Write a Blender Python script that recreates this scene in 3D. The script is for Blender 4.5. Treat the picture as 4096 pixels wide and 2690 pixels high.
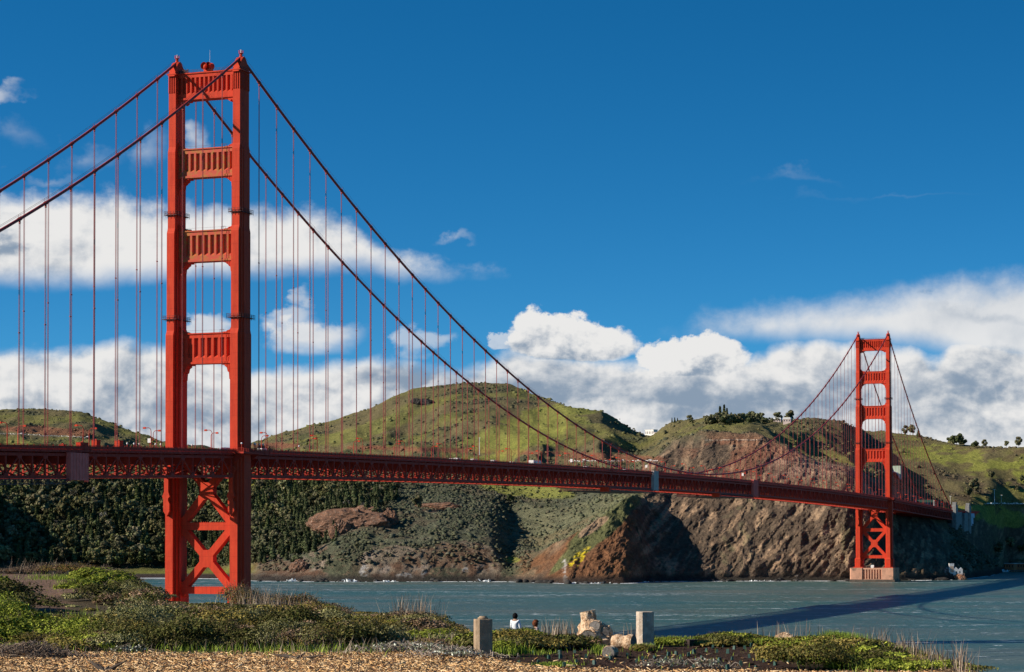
import bpy, math, random
import numpy as np
from mathutils import Vector, Matrix
random.seed(7); RNG = np.random.default_rng(7)
SC = bpy.context.scene
for o in list(bpy.data.objects): bpy.data.objects.remove(o)

# ------------------------------------------------------------------ camera (world: x east of the bridge axis, y along it, z up, metres)
CAM = np.array([408.545, -771.052, 43.639]); YAW, PITCH, ROLL = -0.354452, 0.0271751, -0.00188379
FPX, PY = 9100.83, 1890.41
_f = np.array([math.sin(YAW)*math.cos(PITCH), math.cos(YAW)*math.cos(PITCH), math.sin(PITCH)])
_r = np.array([math.cos(YAW), -math.sin(YAW), 0.0]); _u = np.cross(_r, _f)
_r, _u = _r*math.cos(ROLL)+_u*math.sin(ROLL), _u*math.cos(ROLL)-_r*math.sin(ROLL)
cd = bpy.data.cameras.new('camera'); cam = bpy.data.objects.new('camera', cd); SC.collection.objects.link(cam)
cam.matrix_world = Matrix(((_r[0], _u[0], -_f[0], CAM[0]), (_r[1], _u[1], -_f[1], CAM[1]), (_r[2], _u[2], -_f[2], CAM[2]), (0, 0, 0, 1)))
cd.sensor_width = 36; cd.sensor_fit = 'HORIZONTAL'; cd.lens = FPX/4096*36; cd.shift_y = (PY-1345)/4096
cd.clip_start = 1; cd.clip_end = 60000
SC.camera = cam
SC.render.resolution_x = 1024; SC.render.resolution_y = 672
SC.view_settings.view_transform = 'Standard'; SC.view_settings.look = 'None'
SC.view_settings.exposure = 0.55; SC.view_settings.gamma = 1.0

# ------------------------------------------------------------------ node expression helper
class NT:
    def __init__(s, tree): s.t = tree; s.t.nodes.clear()
    def n(s, typ, **kw):
        nd = s.t.nodes.new(typ)
        for k, v in kw.items(): setattr(nd, k, v)
        return nd
    def link(s, a, b):
        if isinstance(a, X): a = a.s
        if hasattr(a, 'is_output') : s.t.links.new(a, b)
        else: b.default_value = a
class X:
    def __init__(s, nt, sock): s.nt = nt; s.s = sock
    def m(s, op, *o, clamp=False):
        nd = s.nt.n('ShaderNodeMath', operation=op); nd.use_clamp = clamp
        s.nt.link(s, nd.inputs[0])
        for i, q in enumerate(o): s.nt.link(q, nd.inputs[i+1])
        return X(s.nt, nd.outputs[0])
    def __add__(s, o): return s.m('ADD', o)
    def __sub__(s, o): return s.m('SUBTRACT', o)
    def __mul__(s, o): return s.m('MULTIPLY', o)
    def __truediv__(s, o): return s.m('DIVIDE', o)
    __radd__ = __add__; __rmul__ = __mul__
    def rsub(s, o): return (s*-1.0)+o
    def clamp(s): return s.m('ADD', 0.0, clamp=True)
    def step(s, a, b):
        nd = s.nt.n('ShaderNodeMapRange', interpolation_type='SMOOTHSTEP'); s.nt.link(s, nd.inputs[0])
        nd.inputs[1].default_value = a; nd.inputs[2].default_value = b; return X(s.nt, nd.outputs[0])
    def max(s, o): return s.m('MAXIMUM', o)
    def min(s, o): return s.m('MINIMUM', o)
def vec(nt, x, y, z):
    nd = nt.n('ShaderNodeCombineXYZ')
    for i, q in enumerate((x, y, z)): nt.link(q, nd.inputs[i])
    return X(nt, nd.outputs[0])
def noise(nt, v, scale=1.0, detail=4, rough=0.5, dist=0.0, out=0):
    nd = nt.n('ShaderNodeTexNoise'); nt.link(v, nd.inputs['Vector']); nd.inputs['Scale'].default_value = scale
    nd.inputs['Detail'].default_value = detail; nd.inputs['Roughness'].default_value = rough; nd.inputs['Distortion'].default_value = dist
    return X(nt, nd.outputs[out])
def mixc(nt, f, a, b, blend='MIX'):
    nd = nt.n('ShaderNodeMix', data_type='RGBA', blend_type=blend)
    nt.link(f, nd.inputs[0])
    for q, i in ((a, 6), (b, 7)):
        if isinstance(q, (tuple, list)): q = tuple(q)+((1,) if len(q) == 3 else ())
        nt.link(q, nd.inputs[i])
    return X(nt, nd.outputs[2])
def curve(nt, x, pts, x0, x1, y0, y1):
    nd = nt.n('ShaderNodeFloatCurve'); nt.link(((x-x0)/(x1-x0)).clamp(), nd.inputs['Value'])
    c = nd.mapping.curves[0]; P = [((a-x0)/(x1-x0), (b-y0)/(y1-y0)) for a, b in pts]
    c.points[0].location = P[0]; c.points[1].location = P[-1]
    for p in P[1:-1]: c.points.new(*p)
    nd.mapping.update()
    return X(nt, nd.outputs[0])*(y1-y0)+y0

# ------------------------------------------------------------------ sky with clouds
SUN_EL, SUN_AZ = math.radians(27), math.radians(-120)     # azimuth from +y towards +x
wd = bpy.data.worlds.new('World'); SC.world = wd; wd.use_nodes = True
nt = NT(wd.node_tree)
tc = nt.n('ShaderNodeTexCoord')
D = X(nt, tc.outputs['Generated'])
sep = nt.n('ShaderNodeSeparateXYZ'); nt.link(D, sep.inputs[0]); dx, dy, dz = [X(nt, sep.outputs[i]) for i in range(3)]
cy, sy = math.cos(YAW), math.sin(YAW)
rx = dx*cy - dy*sy; ry = dx*sy + dy*cy
az = rx.m('ARCTAN2', ry); el = dz.m('ARCSINE')
u = az*5288.0+1190.0; v = el*-5288.0+1242.0
sk = nt.n('ShaderNodeTexSky', sky_type='NISHITA'); sk.sun_disc = False; sk.sun_elevation = SUN_EL; sk.sun_rotation = SUN_AZ
sk.air_density = 1.0; sk.dust_density = 0.15; sk.ozone_density = 3.0
nt.link(vec(nt, dx, dy, dz.m('ABSOLUTE')*2.2+0.03), sk.inputs[0])
hs = nt.n('ShaderNodeHueSaturation'); nt.link(X(nt, sk.outputs[0]), hs.inputs['Color']); hs.inputs['Saturation'].default_value = 1.35; hs.inputs['Hue'].default_value = 0.485
skyc = mixc(nt, 1.0, X(nt, hs.outputs[0]), (0.50, 0.86, 1.06), 'MULTIPLY')
bg1 = nt.n('ShaderNodeBackground'); nt.link(skyc, bg1.inputs[0]); bg1.inputs[1].default_value = 0.085
P1 = vec(nt, u/260.0, v/200.0, 0.0)
nA = noise(nt, P1, 1.0, 9, 0.56, 0.25)
nB = noise(nt, vec(nt, u/260.0-0.10, v/200.0-0.16, 0.0), 1.0, 7, 0.56, 0.25)
nL = noise(nt, vec(nt, u/420.0+7.0, v/170.0+3.0, 2.0), 1.0, 4, 0.5, 0.2)
nF = noise(nt, vec(nt, u/70.0, v/60.0, 5.0), 1.0, 6, 0.6)
nz = (nA-0.5)*1.0; nG = noise(nt, vec(nt, u/70.0-0.14, v/60.0-0.22, 5.0), 1.0, 6, 0.6); rel2 = (nF-nG)*1.6
fine = nF-0.5
def band(top, bot, st, sb, at, ab):
    T = curve(nt, u, top, -300, 2700, 400, 1400); B = curve(nt, u, bot, -300, 2700, 400, 1400)
    a = ((v-T)+nz*at+fine*(at*0.75)).step(0, st); b = ((B-v)+nz*ab+fine*(ab*0.3)).step(0, sb)
    return a*b, v-T
c1, h1 = band([(-300,470),(0,452),(150,448),(270,446),(330,470),(450,472),(590,462),(700,475),(800,505),(900,560),(1000,588),(1100,608),(1190,640),(1300,760),(2700,1200)],
              [(-300,700),(0,692),(200,695),(330,672),(450,664),(600,674),(800,652),(1000,662),(1100,664),(1190,650),(1300,640),(2700,410)], 62, 70, 110, 70)
c2, h2 = band([(-300,800),(0,806),(200,800),(280,784),(400,805),(500,810),(590,846),(700,840),(850,828),(1000,842),(1080,846),(1130,826),(1160,812),(1200,800),(1280,806),(1400,818),(1490,822),(1560,826),(1680,820),(1740,815),(1775,806),(1800,792),(1870,778),(1960,785),(2060,795),(2120,800),(2165,826),(2205,792),(2260,786),(2380,796),(2700,780)],
              [(-300,1400),(2700,1400)], 44, 60, 66, 10)
c3, h3 = band([(-300,1390),(1350,1300),(1450,850),(1520,770),(1620,716),(1750,692),(1900,680),(2050,664),(2200,650),(2300,640),(2380,628),(2700,590)],
              [(-300,410),(1350,500),(1450,790),(1600,800),(1800,815),(2100,830),(2400,900),(2700,900)], 95, 70, 90, 60)
uw = u+(nA-0.5)*330.0+fine*120.0; vw = v+(nL-0.5)*230.0+(nB-0.5)*90.0+fine*70.0
def puff(u0, v0, a, b, k=1.0, s=0.5, n=1.3):
    e = ((uw-u0)/a); g = ((vw-v0)/b); d = (e*e+g*g).m('SQRT').rsub(1.0)
    return (d+nz*n+fine*(n*0.7)).step(0.0, s*1.3)*k
puffs = None
for a in [(690,775,180,66,.9),(640,735,90,46,.6),(650,700,60,34,.5),(1000,800,60,40,.5),(462,318,48,42,.6,.9),(330,350,75,70,.45,1.1),(205,370,110,45,.3,1.2),(30,245,60,22,.55,.8),(60,330,60,40,.2,1.2),(120,420,90,22,.25,1.),(1045,558,62,17,.35,1.0),(1860,428,120,14,.14,1.6),(2080,470,230,13,.10,1.6),(480,760,70,40,.8)]:
    q = puff(*a); puffs = q if puffs is None else puffs.max(q)
generic = (noise(nt, D, 3.0, 6, 0.55)-0.5).step(0.09, 0.22)*(az.m('ABSOLUTE')-0.33).step(0.0, 0.15)*el.step(0.02, 0.1)
relief = (nA-nB)*5.2
lit2 = (relief*0.55+rel2*0.6+(h2.step(0, 120)*-0.26)+0.80+(nL-0.5)*1.7)
lit1 = (relief*0.45+rel2*0.5+0.86+(nL-0.5)*1.3+h1.step(40, 240)*-0.12)
dk = puff(45, 590, 75, 45, 1.0, .8, 1.0)
lit1 = lit1-dk*0.9
dk2 = puff(1640, 905, 190, 38, 1.0, .9, 0.9).max(puff(1380, 900, 150, 30, .8, .9, .9)).max(puff(2190, 705, 22, 14, .8, .9, 0.8)).max(puff(1960, 712, 18, 14, .6, .9, 0.8)).max(puff(2290, 760, 150, 24, .55, .9, 0.8)).max(puff(2200,905,180,42,.8,.9,.9)).max(puff(1100,900,120,40,.9,.9,.9))
g3_ = None
for q_ in [(140,885,170,34,.8,.9,1.2),(470,965,150,30,.8,.9,1.2),(720,905,150,30,.8,.9,1.2),(930,870,170,36,1.,.9,1.2),(300,985,150,26,.7,.9,1.2),(60,960,110,26,.7,.9,1.2)]:
    w_ = puff(*q_); dk2 = dk2.max(w_)
hi = (puff(1880, 800, 110, 22, 1., .8, .6)).max(puff(2250, 815, 130, 30, 1., .8, .6)).max(puff(2100, 830, 60, 30, 1., .8, .6))
lit2 = lit2-dk2*0.55+hi*0.5
lit3 = (relief*0.22+0.80+(nL-0.5)*0.25)-dk2*0.5
def heap(u0, v0, a, b):
    e = ((u+(nA-0.5)*90.0+fine*45.0-u0)/a); g = (v+(nB-0.5)*70.0+fine*45.0-v0); gu = (g/b); gd = (g/(b*0.62)); g2 = gu.min(0.0)+gd.max(0.0)
    return ((e*e+g2*g2).m('SQRT').rsub(1.0)+nz*0.8+fine*0.9).step(0.0, 0.20), g
hA, gA = heap(1335, 800, 165, 78); hB, gB = heap(1612, 838, 150, 76); hC, gC = heap(1180, 800, 55, 30)
hh = hA.max(hB).max(hC*0.6); gsel = gA.min(gB)
litH = relief*0.8+rel2*1.2+0.84+(gA*hA+gB*hB*(hA.rsub(1.0)))*-0.0085
def ccol(l): return mixc(nt, l.step(0.0, 1.0), (0.235, 0.310, 0.410), (0.78, 0.775, 0.765))
col = mixc(nt, 0.0, (0.7, .7, .7), (0.7, .7, .7))
dens3 = c3*0.93
cc = mixc(nt, c2.step(0.05, 0.7), ccol(lit3), ccol(lit2))
cc = mixc(nt, c1.step(0.05, 0.7), cc, ccol(lit1))
front = (az.m('ABSOLUTE')-0.42).step(0.0, 0.2).rsub(1.0)*(el+0.02).step(0.0, 0.015)
cc = mixc(nt, hh.step(0.1, 0.8), cc, ccol(litH))
dk3 = None
dens = (c1.max(c2).max(hh).max(dens3).max(puffs)*front).max(generic*0.35)
bg2 = nt.n('ShaderNodeBackground'); nt.link(cc, bg2.inputs[0]); bg2.inputs[1].default_value = 0.72
ms = nt.n('ShaderNodeMixShader'); nt.link(dens.clamp(), ms.inputs[0]); nt.t.links.new(bg1.outputs[0], ms.inputs[1]); nt.t.links.new(bg2.outputs[0], ms.inputs[2])
ow = nt.n('ShaderNodeOutputWorld'); nt.t.links.new(ms.outputs[0], ow.inputs[0])
wd.cycles.sampling_method = 'MANUAL'; wd.cycles.sample_map_resolution = 512
# ------------------------------------------------------------------ sun
sl = bpy.data.lights.new('sun', 'SUN'); so = bpy.data.objects.new('sun', sl); SC.collection.objects.link(so)
sl.energy = 4.9; sl.angle = math.radians(0.53); sl.color = (1.0, 0.90, 0.77)
SD = Vector((math.sin(SUN_AZ)*math.cos(SUN_EL), math.cos(SUN_AZ)*math.cos(SUN_EL), math.sin(SUN_EL)))
so.rotation_euler = SD.to_track_quat('Z', 'Y').to_euler()

# ------------------------------------------------------------------ helpers
KD = 4096/2380.0
def ray(u, v):
    x = u*KD; y = v*KD
    return _f[:, None]*np.ones_like(x)[None] + _r[:, None]*((x-2048)/FPX)[None] - _u[:, None]*((y-PY)/FPX)[None]
def W(u, v, D):
    u = np.atleast_1d(np.asarray(u, float)); v = np.atleast_1d(np.asarray(v, float)); D = np.atleast_1d(np.asarray(D, float))
    return CAM[None] + (ray(u, v)*D[None]).T
def W1(u, v, D): return W(u, v, D)[0]
def tag(o, label=None, cat=None, group=None, kind=None):
    if label: o['label'] = label
    if cat: o['category'] = cat
    if group: o['group'] = group
    if kind: o['kind'] = kind
    return o
def empty(name, loc=(0, 0, 0), rz=0.0):
    o = bpy.data.objects.new(name, None); SC.collection.objects.link(o); o.location = loc; o.rotation_euler = (0, 0, rz); o.empty_display_size = .1; return o
def link_mesh(name, me, parent=None):
    o = bpy.data.objects.new(name, me); SC.collection.objects.link(o)
    if parent is not None: o.parent = parent
    return o
def npmesh(name, V, F, mat, smooth=False, attr=None, uv=None):
    V = np.asarray(V, np.float32); F = np.asarray(F, np.int32); k = F.shape[1]
    me = bpy.data.meshes.new(name); me.vertices.add(len(V)); me.vertices.foreach_set('co', V.ravel())
    me.loops.add(F.size); me.loops.foreach_set('vertex_index', F.ravel())
    me.polygons.add(len(F)); me.polygons.foreach_set('loop_start', np.arange(0, F.size, k, dtype=np.int32)); me.polygons.foreach_set('loop_total', np.full(len(F), k, np.int32))
    if smooth: me.polygons.foreach_set('use_smooth', np.ones(len(F), bool))
    if attr is not None:
        a = me.color_attributes.new('col', 'FLOAT_COLOR', 'POINT'); c = np.ones((len(V), 4), np.float32); c[:, :3] = attr; a.data.foreach_set('color', c.ravel())
    me.update(calc_edges=True); me.validate(); me.materials.append(mat); return me
class MB:
    def __init__(s): s.V = []; s.F = []; s.n = 0
    def add(s, V, F):
        s.V.extend([tuple(map(float, p)) for p in V]); s.F.extend([tuple(i+s.n for i in f) for f in F]); s.n = len(s.V); return s
    def box(s, c, d, rz=0.0):
        cx, cyy, cz = c; hx, hy, hz = d[0]/2, d[1]/2, d[2]/2; co, si = math.cos(rz), math.sin(rz); V = []
        for z in (-hz, hz):
            for x, y in ((-hx, -hy), (hx, -hy), (hx, hy), (-hx, hy)): V.append((cx+x*co-y*si, cyy+x*si+y*co, cz+z))
        return s.add(V, [(3, 2, 1, 0), (4, 5, 6, 7), (0, 1, 5, 4), (1, 2, 6, 5), (2, 3, 7, 6), (3, 0, 4, 7)])
    def b2(s, x0, x1, y0, y1, z0, z1): return s.box(((x0+x1)/2, (y0+y1)/2, (z0+z1)/2), (abs(x1-x0), abs(y1-y0), abs(z1-z0)))
    def bar(s, a, b, w, h=None, up=(0, 0, 1)):
        a = Vector(a); b = Vector(b); h = h or w; d = (b-a).normalized(); up = Vector(up)
        if abs(d.dot(up)) > .98: up = Vector((0, 1, 0)) if abs(d.y) < .9 else Vector((1, 0, 0))
        sx = d.cross(up).normalized()*(w/2); sz = sx.cross(d).normalized()*(h/2)
        V = [p+i*sx+j*sz for p in (a, b) for i, j in ((-1, -1), (1, -1), (1, 1), (-1, 1))]
        return s.add(V, [(0, 3, 2, 1), (4, 5, 6, 7), (0, 1, 5, 4), (1, 2, 6, 5), (2, 3, 7, 6), (3, 0, 4, 7)])
    def tube(s, pts, r, n=8, caps=True):
        pts = [Vector(p) for p in pts]; rs = r if isinstance(r, (list, tuple)) else [r]*len(pts); V = []; F = []
        for i, p in enumerate(pts):
            d = (pts[min(i+1, len(pts)-1)]-pts[max(i-1, 0)]).normalized(); up = Vector((0, 0, 1)) if abs(d.z) < .95 else Vector((1, 0, 0))
            a = d.cross(up).normalized(); b = a.cross(d).normalized()
            for k in range(n):
                t = 2*math.pi*k/n; V.append(p+(a*math.cos(t)+b*math.sin(t))*rs[i])
        for i in range(len(pts)-1):
            for k in range(n): F.append((i*n+k, i*n+(k+1) % n, (i+1)*n+(k+1) % n, (i+1)*n+k))
        if caps: F.append(tuple(range(n))[::-1]); F.append(tuple((len(pts)-1)*n+k for k in range(n)))
        return s.add(V, F)
    def prism(s, poly, axis, a, b):      # polygon (p,q) extruded along axis from a to b; axis 'y': (x,z)  'z': (x,y)  'x': (y,z)
        n = len(poly); V = []
        for t in (a, b):
            for p, q in poly: V.append({'y': (p, t, q), 'z': (p, q, t), 'x': (t, p, q)}[axis])
        F = [tuple(range(n))[::-1], tuple(range(n, 2*n))]+[(i, (i+1) % n, n+(i+1) % n, n+i) for i in range(n)]
        return s.add(V, F)
    def loft(s, secs):                   # list of (z, polygon)
        n = len(secs[0][1]); V = [(p, q, z) for z, pl in secs for p, q in pl]; F = [tuple(range(n))[::-1], tuple((len(secs)-1)*n+i for i in range(n))]
        for k in range(len(secs)-1): F += [(k*n+i, k*n+(i+1) % n, (k+1)*n+(i+1) % n, (k+1)*n+i) for i in range(n)]
        return s.add(V, F)
    def mesh(s, name, mat, smooth=False):
        me = bpy.data.meshes.new(name); me.from_pydata(s.V, [], s.F); me.update(); me.materials.append(mat)
        if smooth: me.polygons.foreach_set('use_smooth', [True]*len(me.polygons))
        return me
    def build(s, name, mat, parent=None, smooth=False, fix=True):
        me = s.mesh(name, mat, smooth)
        if fix:
            import bmesh; bm = bmesh.new(); bm.from_mesh(me); bmesh.ops.recalc_face_normals(bm, faces=bm.faces); bm.to_mesh(me); bm.free()
        return link_mesh(name, me, parent)
# gradient noise on numpy arrays
_perm = RNG.permutation(256); _perm = np.concatenate([_perm, _perm, _perm]).astype(np.int64)
_gr = RNG.normal(size=(256, 3)); _gr /= np.linalg.norm(_gr, axis=1)[:, None]
def perlin(x, y, z=0.0):
    x = np.asarray(x, float); y = np.asarray(y, float); z = np.zeros_like(x)+z
    xi, yi, zi = np.floor(x).astype(np.int64), np.floor(y).astype(np.int64), np.floor(z).astype(np.int64); xf, yf, zf = x-xi, y-yi, z-zi
    f = lambda t: t*t*t*(t*(t*6-15)+10); U, V_, W_ = f(xf), f(yf), f(zf); out = 0
    for i in (0, 1):
        for j in (0, 1):
            for k in (0, 1):
                h = _perm[(_perm[(_perm[(xi+i) & 255]+((yi+j) & 255)) & 255]+((zi+k) & 255)) & 255]; g = _gr[h]
                out = out+(g[..., 0]*(xf-i)+g[..., 1]*(yf-j)+g[..., 2]*(zf-k))*(U if i else 1-U)*(V_ if j else 1-V_)*(W_ if k else 1-W_)
    return out*1.5
def fbm(x, y, z=0.0, o=4, ridged=False):
    a = 1.0; t = 0; w = 0
    for i in range(o):
        n = perlin(x*2**i+i*17.3, y*2**i+i*9.1, z*2**i+i*3.7)
        t = t+a*((1-2*np.abs(n)) if ridged else n); w += a; a *= .5
    return t/w
def sstep(x, a, b):
    t = np.clip((x-a)/(b-a), 0, 1); return t*t*(3-2*t)

# ------------------------------------------------------------------ materials
def newmat(name):
    m = bpy.data.materials.new(name); m.use_nodes = True; n = NT(m.node_tree); o = n.n('ShaderNodeOutputMaterial'); b = n.n('ShaderNodeBsdfPrincipled'); n.t.links.new(b.outputs[0], o.inputs[0])
    return m, n, b
def objpos(n, kind='Object'): return X(n, n.n('ShaderNodeTexCoord').outputs[kind])
def geopos(n): return X(n, n.n('ShaderNodeNewGeometry').outputs['Position'])
def mottled(name, c1, c2, scale=1.0, rough=.7, detail=6, bump=0.0, spec=.3, c3=None, s3=5., metal=0., lo=.35, hi=.65, bs=None):
    m, n, b = newmat(name); p = geopos(n)
    f = noise(n, p, scale, detail, .6).step(lo, hi); c = mixc(n, f, c1, c2)
    if c3: c = mixc(n, noise(n, p, s3, 4, .6).step(.55, .7), c, c3)
    n.link(c, b.inputs['Base Color']); b.inputs['Roughness'].default_value = rough; b.inputs['Specular IOR Level'].default_value = spec; b.inputs['Metallic'].default_value = metal
    if bump:
        bp = n.n('ShaderNodeBump'); bp.inputs['Strength'].default_value = 1.0; bp.inputs['Distance'].default_value = bump
        n.link(noise(n, p, bs or scale*3, 5, .6), bp.inputs['Height']); n.t.links.new(bp.outputs[0], b.inputs['Normal'])
    return m
def paint(name, base, dark, panel=True):
    m, n, b = newmat(name); p = geopos(n)
    sp = n.n('ShaderNodeSeparateXYZ'); n.link(p, sp.inputs[0]); z = X(n, sp.outputs[2]); x = X(n, sp.outputs[0]); y = X(n, sp.outputs[1])
    streak = noise(n, vec(n, x*0.9, y*0.9, z*0.07), 1.0, 5, .65).step(.35, .75)
    blot = noise(n, p, .35, 5, .6).step(.4, .7)
    c = mixc(n, streak*0.85, base, dark); plate = noise(n, vec(n, (x/2.2).m('FLOOR'), (y/2.2).m('FLOOR'), (z/2.95).m('FLOOR')), 3.7, 0, .5); c = mixc(n, plate.step(.35, .65)*.22, c, tuple(q*.72 for q in base)); c = mixc(n, blot*0.30, c, (base[0]*1.1, base[1]*1.5, base[2]*1.3))
    if panel:   # plate joints: thin darker horizontal seams every few metres
        fr = (z/5.9).m('FRACT'); seam = ((fr-0.5).m('ABSOLUTE').rsub(0.5)).step(0.0, 0.02).rsub(1.0)
        c = mixc(n, seam*0.45, c, tuple(q*.45 for q in base))
    n.link(c, b.inputs['Base Color']); b.inputs['Roughness'].default_value = .6; b.inputs['Specular IOR Level'].default_value = .08
    bp = n.n('ShaderNodeBump'); bp.inputs['Distance'].default_value = .05; bp.inputs['Strength'].default_value = .6; n.link(noise(n, p, 2.2, 4, .6), bp.inputs['Height']); n.t.links.new(bp.outputs[0], b.inputs['Normal'])
    return m
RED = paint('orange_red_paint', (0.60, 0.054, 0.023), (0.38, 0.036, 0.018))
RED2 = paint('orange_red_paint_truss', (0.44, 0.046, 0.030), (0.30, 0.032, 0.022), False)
CABLE = mottled('cable_paint', (0.36, 0.035, 0.025), (0.24, 0.028, 0.022), .6, .5)
ROPE = mottled('suspender_paint', (0.42, 0.075, 0.06), (0.34, 0.06, 0.05), .3, .6)
RUSTY = mottled('weathered_paint', (0.50, 0.060, 0.026), (0.40, 0.13, 0.02), .7, .6, 8, lo=.45, hi=.62)
DARKST = mottled('dark_steel', (0.10, .02, .018), (.06, .02, .018), 1.0, .6)
ASPH = mottled('asphalt', (.055, .055, .055), (.04, .04, .042), .5, .9)
CONC = mottled('pier_concrete', (.60, .31, .20), (.47, .25, .165), .25, .9, 6, .1, .2, (.20, .13, .09), .12)
CONCG = mottled('grey_concrete', (.27, .27, .255), (.20, .20, .195), .3, .9, 6, .06, .2, (.15, .15, .15), .15)
WHITEP = mottled('white_paint', (.78, .77, .74), (.66, .64, .60), .8, .6)
GREYP = mottled('grey_cover', (.56, .46, .42), (.47, .38, .35), .5, .9, spec=.05)
PURP = mottled('maroon_cover', (.88, .19, .16), (.74, .16, .13), .5, .9, spec=.03)
BLACK = mottled('black', (.015, .015, .018), (.02, .02, .022), 1, .7)
GLASS = mottled('dark_glass', (.03, .035, .04), (.02, .025, .03), 1, .15, spec=.6)
LENS = mottled('amber_lens', (.75, .32, .12), (.70, .28, .10), 1, .4)
YELLOWP = mottled('yellow_paint', (.75, .5, .03), (.7, .45, .03), 1, .5)
GREENW = mottled('pale_green_wall', (.30, .40, .31), (.36, .42, .36), .12, .8)
BARK = mottled('bark', (.10, .075, .055), (.06, .045, .035), 3., .9)

# ================================================================== suspension bridge
SPAN = 1280.2; CX = 13.7
def RT(Y):   # top of the outer railing
    if Y < 0: return 76.2+Y*0.0247
    if Y > SPAN: return 76.6-(Y-SPAN)*0.0235
    return 81.4-5.1*((Y-640.1)/640.1)**2
def cabz(Y):
    if 0 <= Y <= SPAN: return 82.2+142.8*((Y-640.1)/640.1)**2
    t = (-Y if Y < 0 else Y-SPAN)/343.0
    ze = 72.9 if Y < 0 else 70.0
    return 225+(ze-225)*t-4*14*t*(1-t)
bridge = empty('suspension_bridge', (0, 0, 0))
tag(bridge, 'long orange red suspension bridge with two art deco towers crossing the strait', 'bridge')
# ---- towers
def section(x0, y0, L, e, a=1.6):
    h = L/2; q = [(a, h), (a, h-1.5), (a+e/2, h-1.5), (a+e/2, h-3.0), (a+e, h-3.0)]
    P = q+[(x, -y) for x, y in q[::-1]]+[(-x, -y) for x, y in q]+[(-x, y) for x, y in q[::-1]]
    return [(x0+x, y0+y) for x, y in P[::-1]]
LEV = [(13.4, 12.9, 1.8, 1.9), (20.6, 12.9, 1.8, 1.9), (21.8, 11.3, 1.3, 1.6), (119.6, 11.3, 1.3, 1.6), (121.4, 9.9, .8, 1.58), (158.6, 9.9, .8, 1.58), (160.6, 8.5, .4, 1.56), (189.8, 8.5, .4, 1.56), (191.8, 7.5, .08, 1.5), (218.6, 7.5, .08, 1.5), (219.8, 6.6, .08, 1.25)]
STR = [(209.8, 220.2, 13, 207.0, 0.0), (179.8, 191.0, 10, 173.5, .4), (147.6, 159.6, 9, 141.0, .8), (108.6, 120.4, 8, 99.0, 1.3)]
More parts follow.
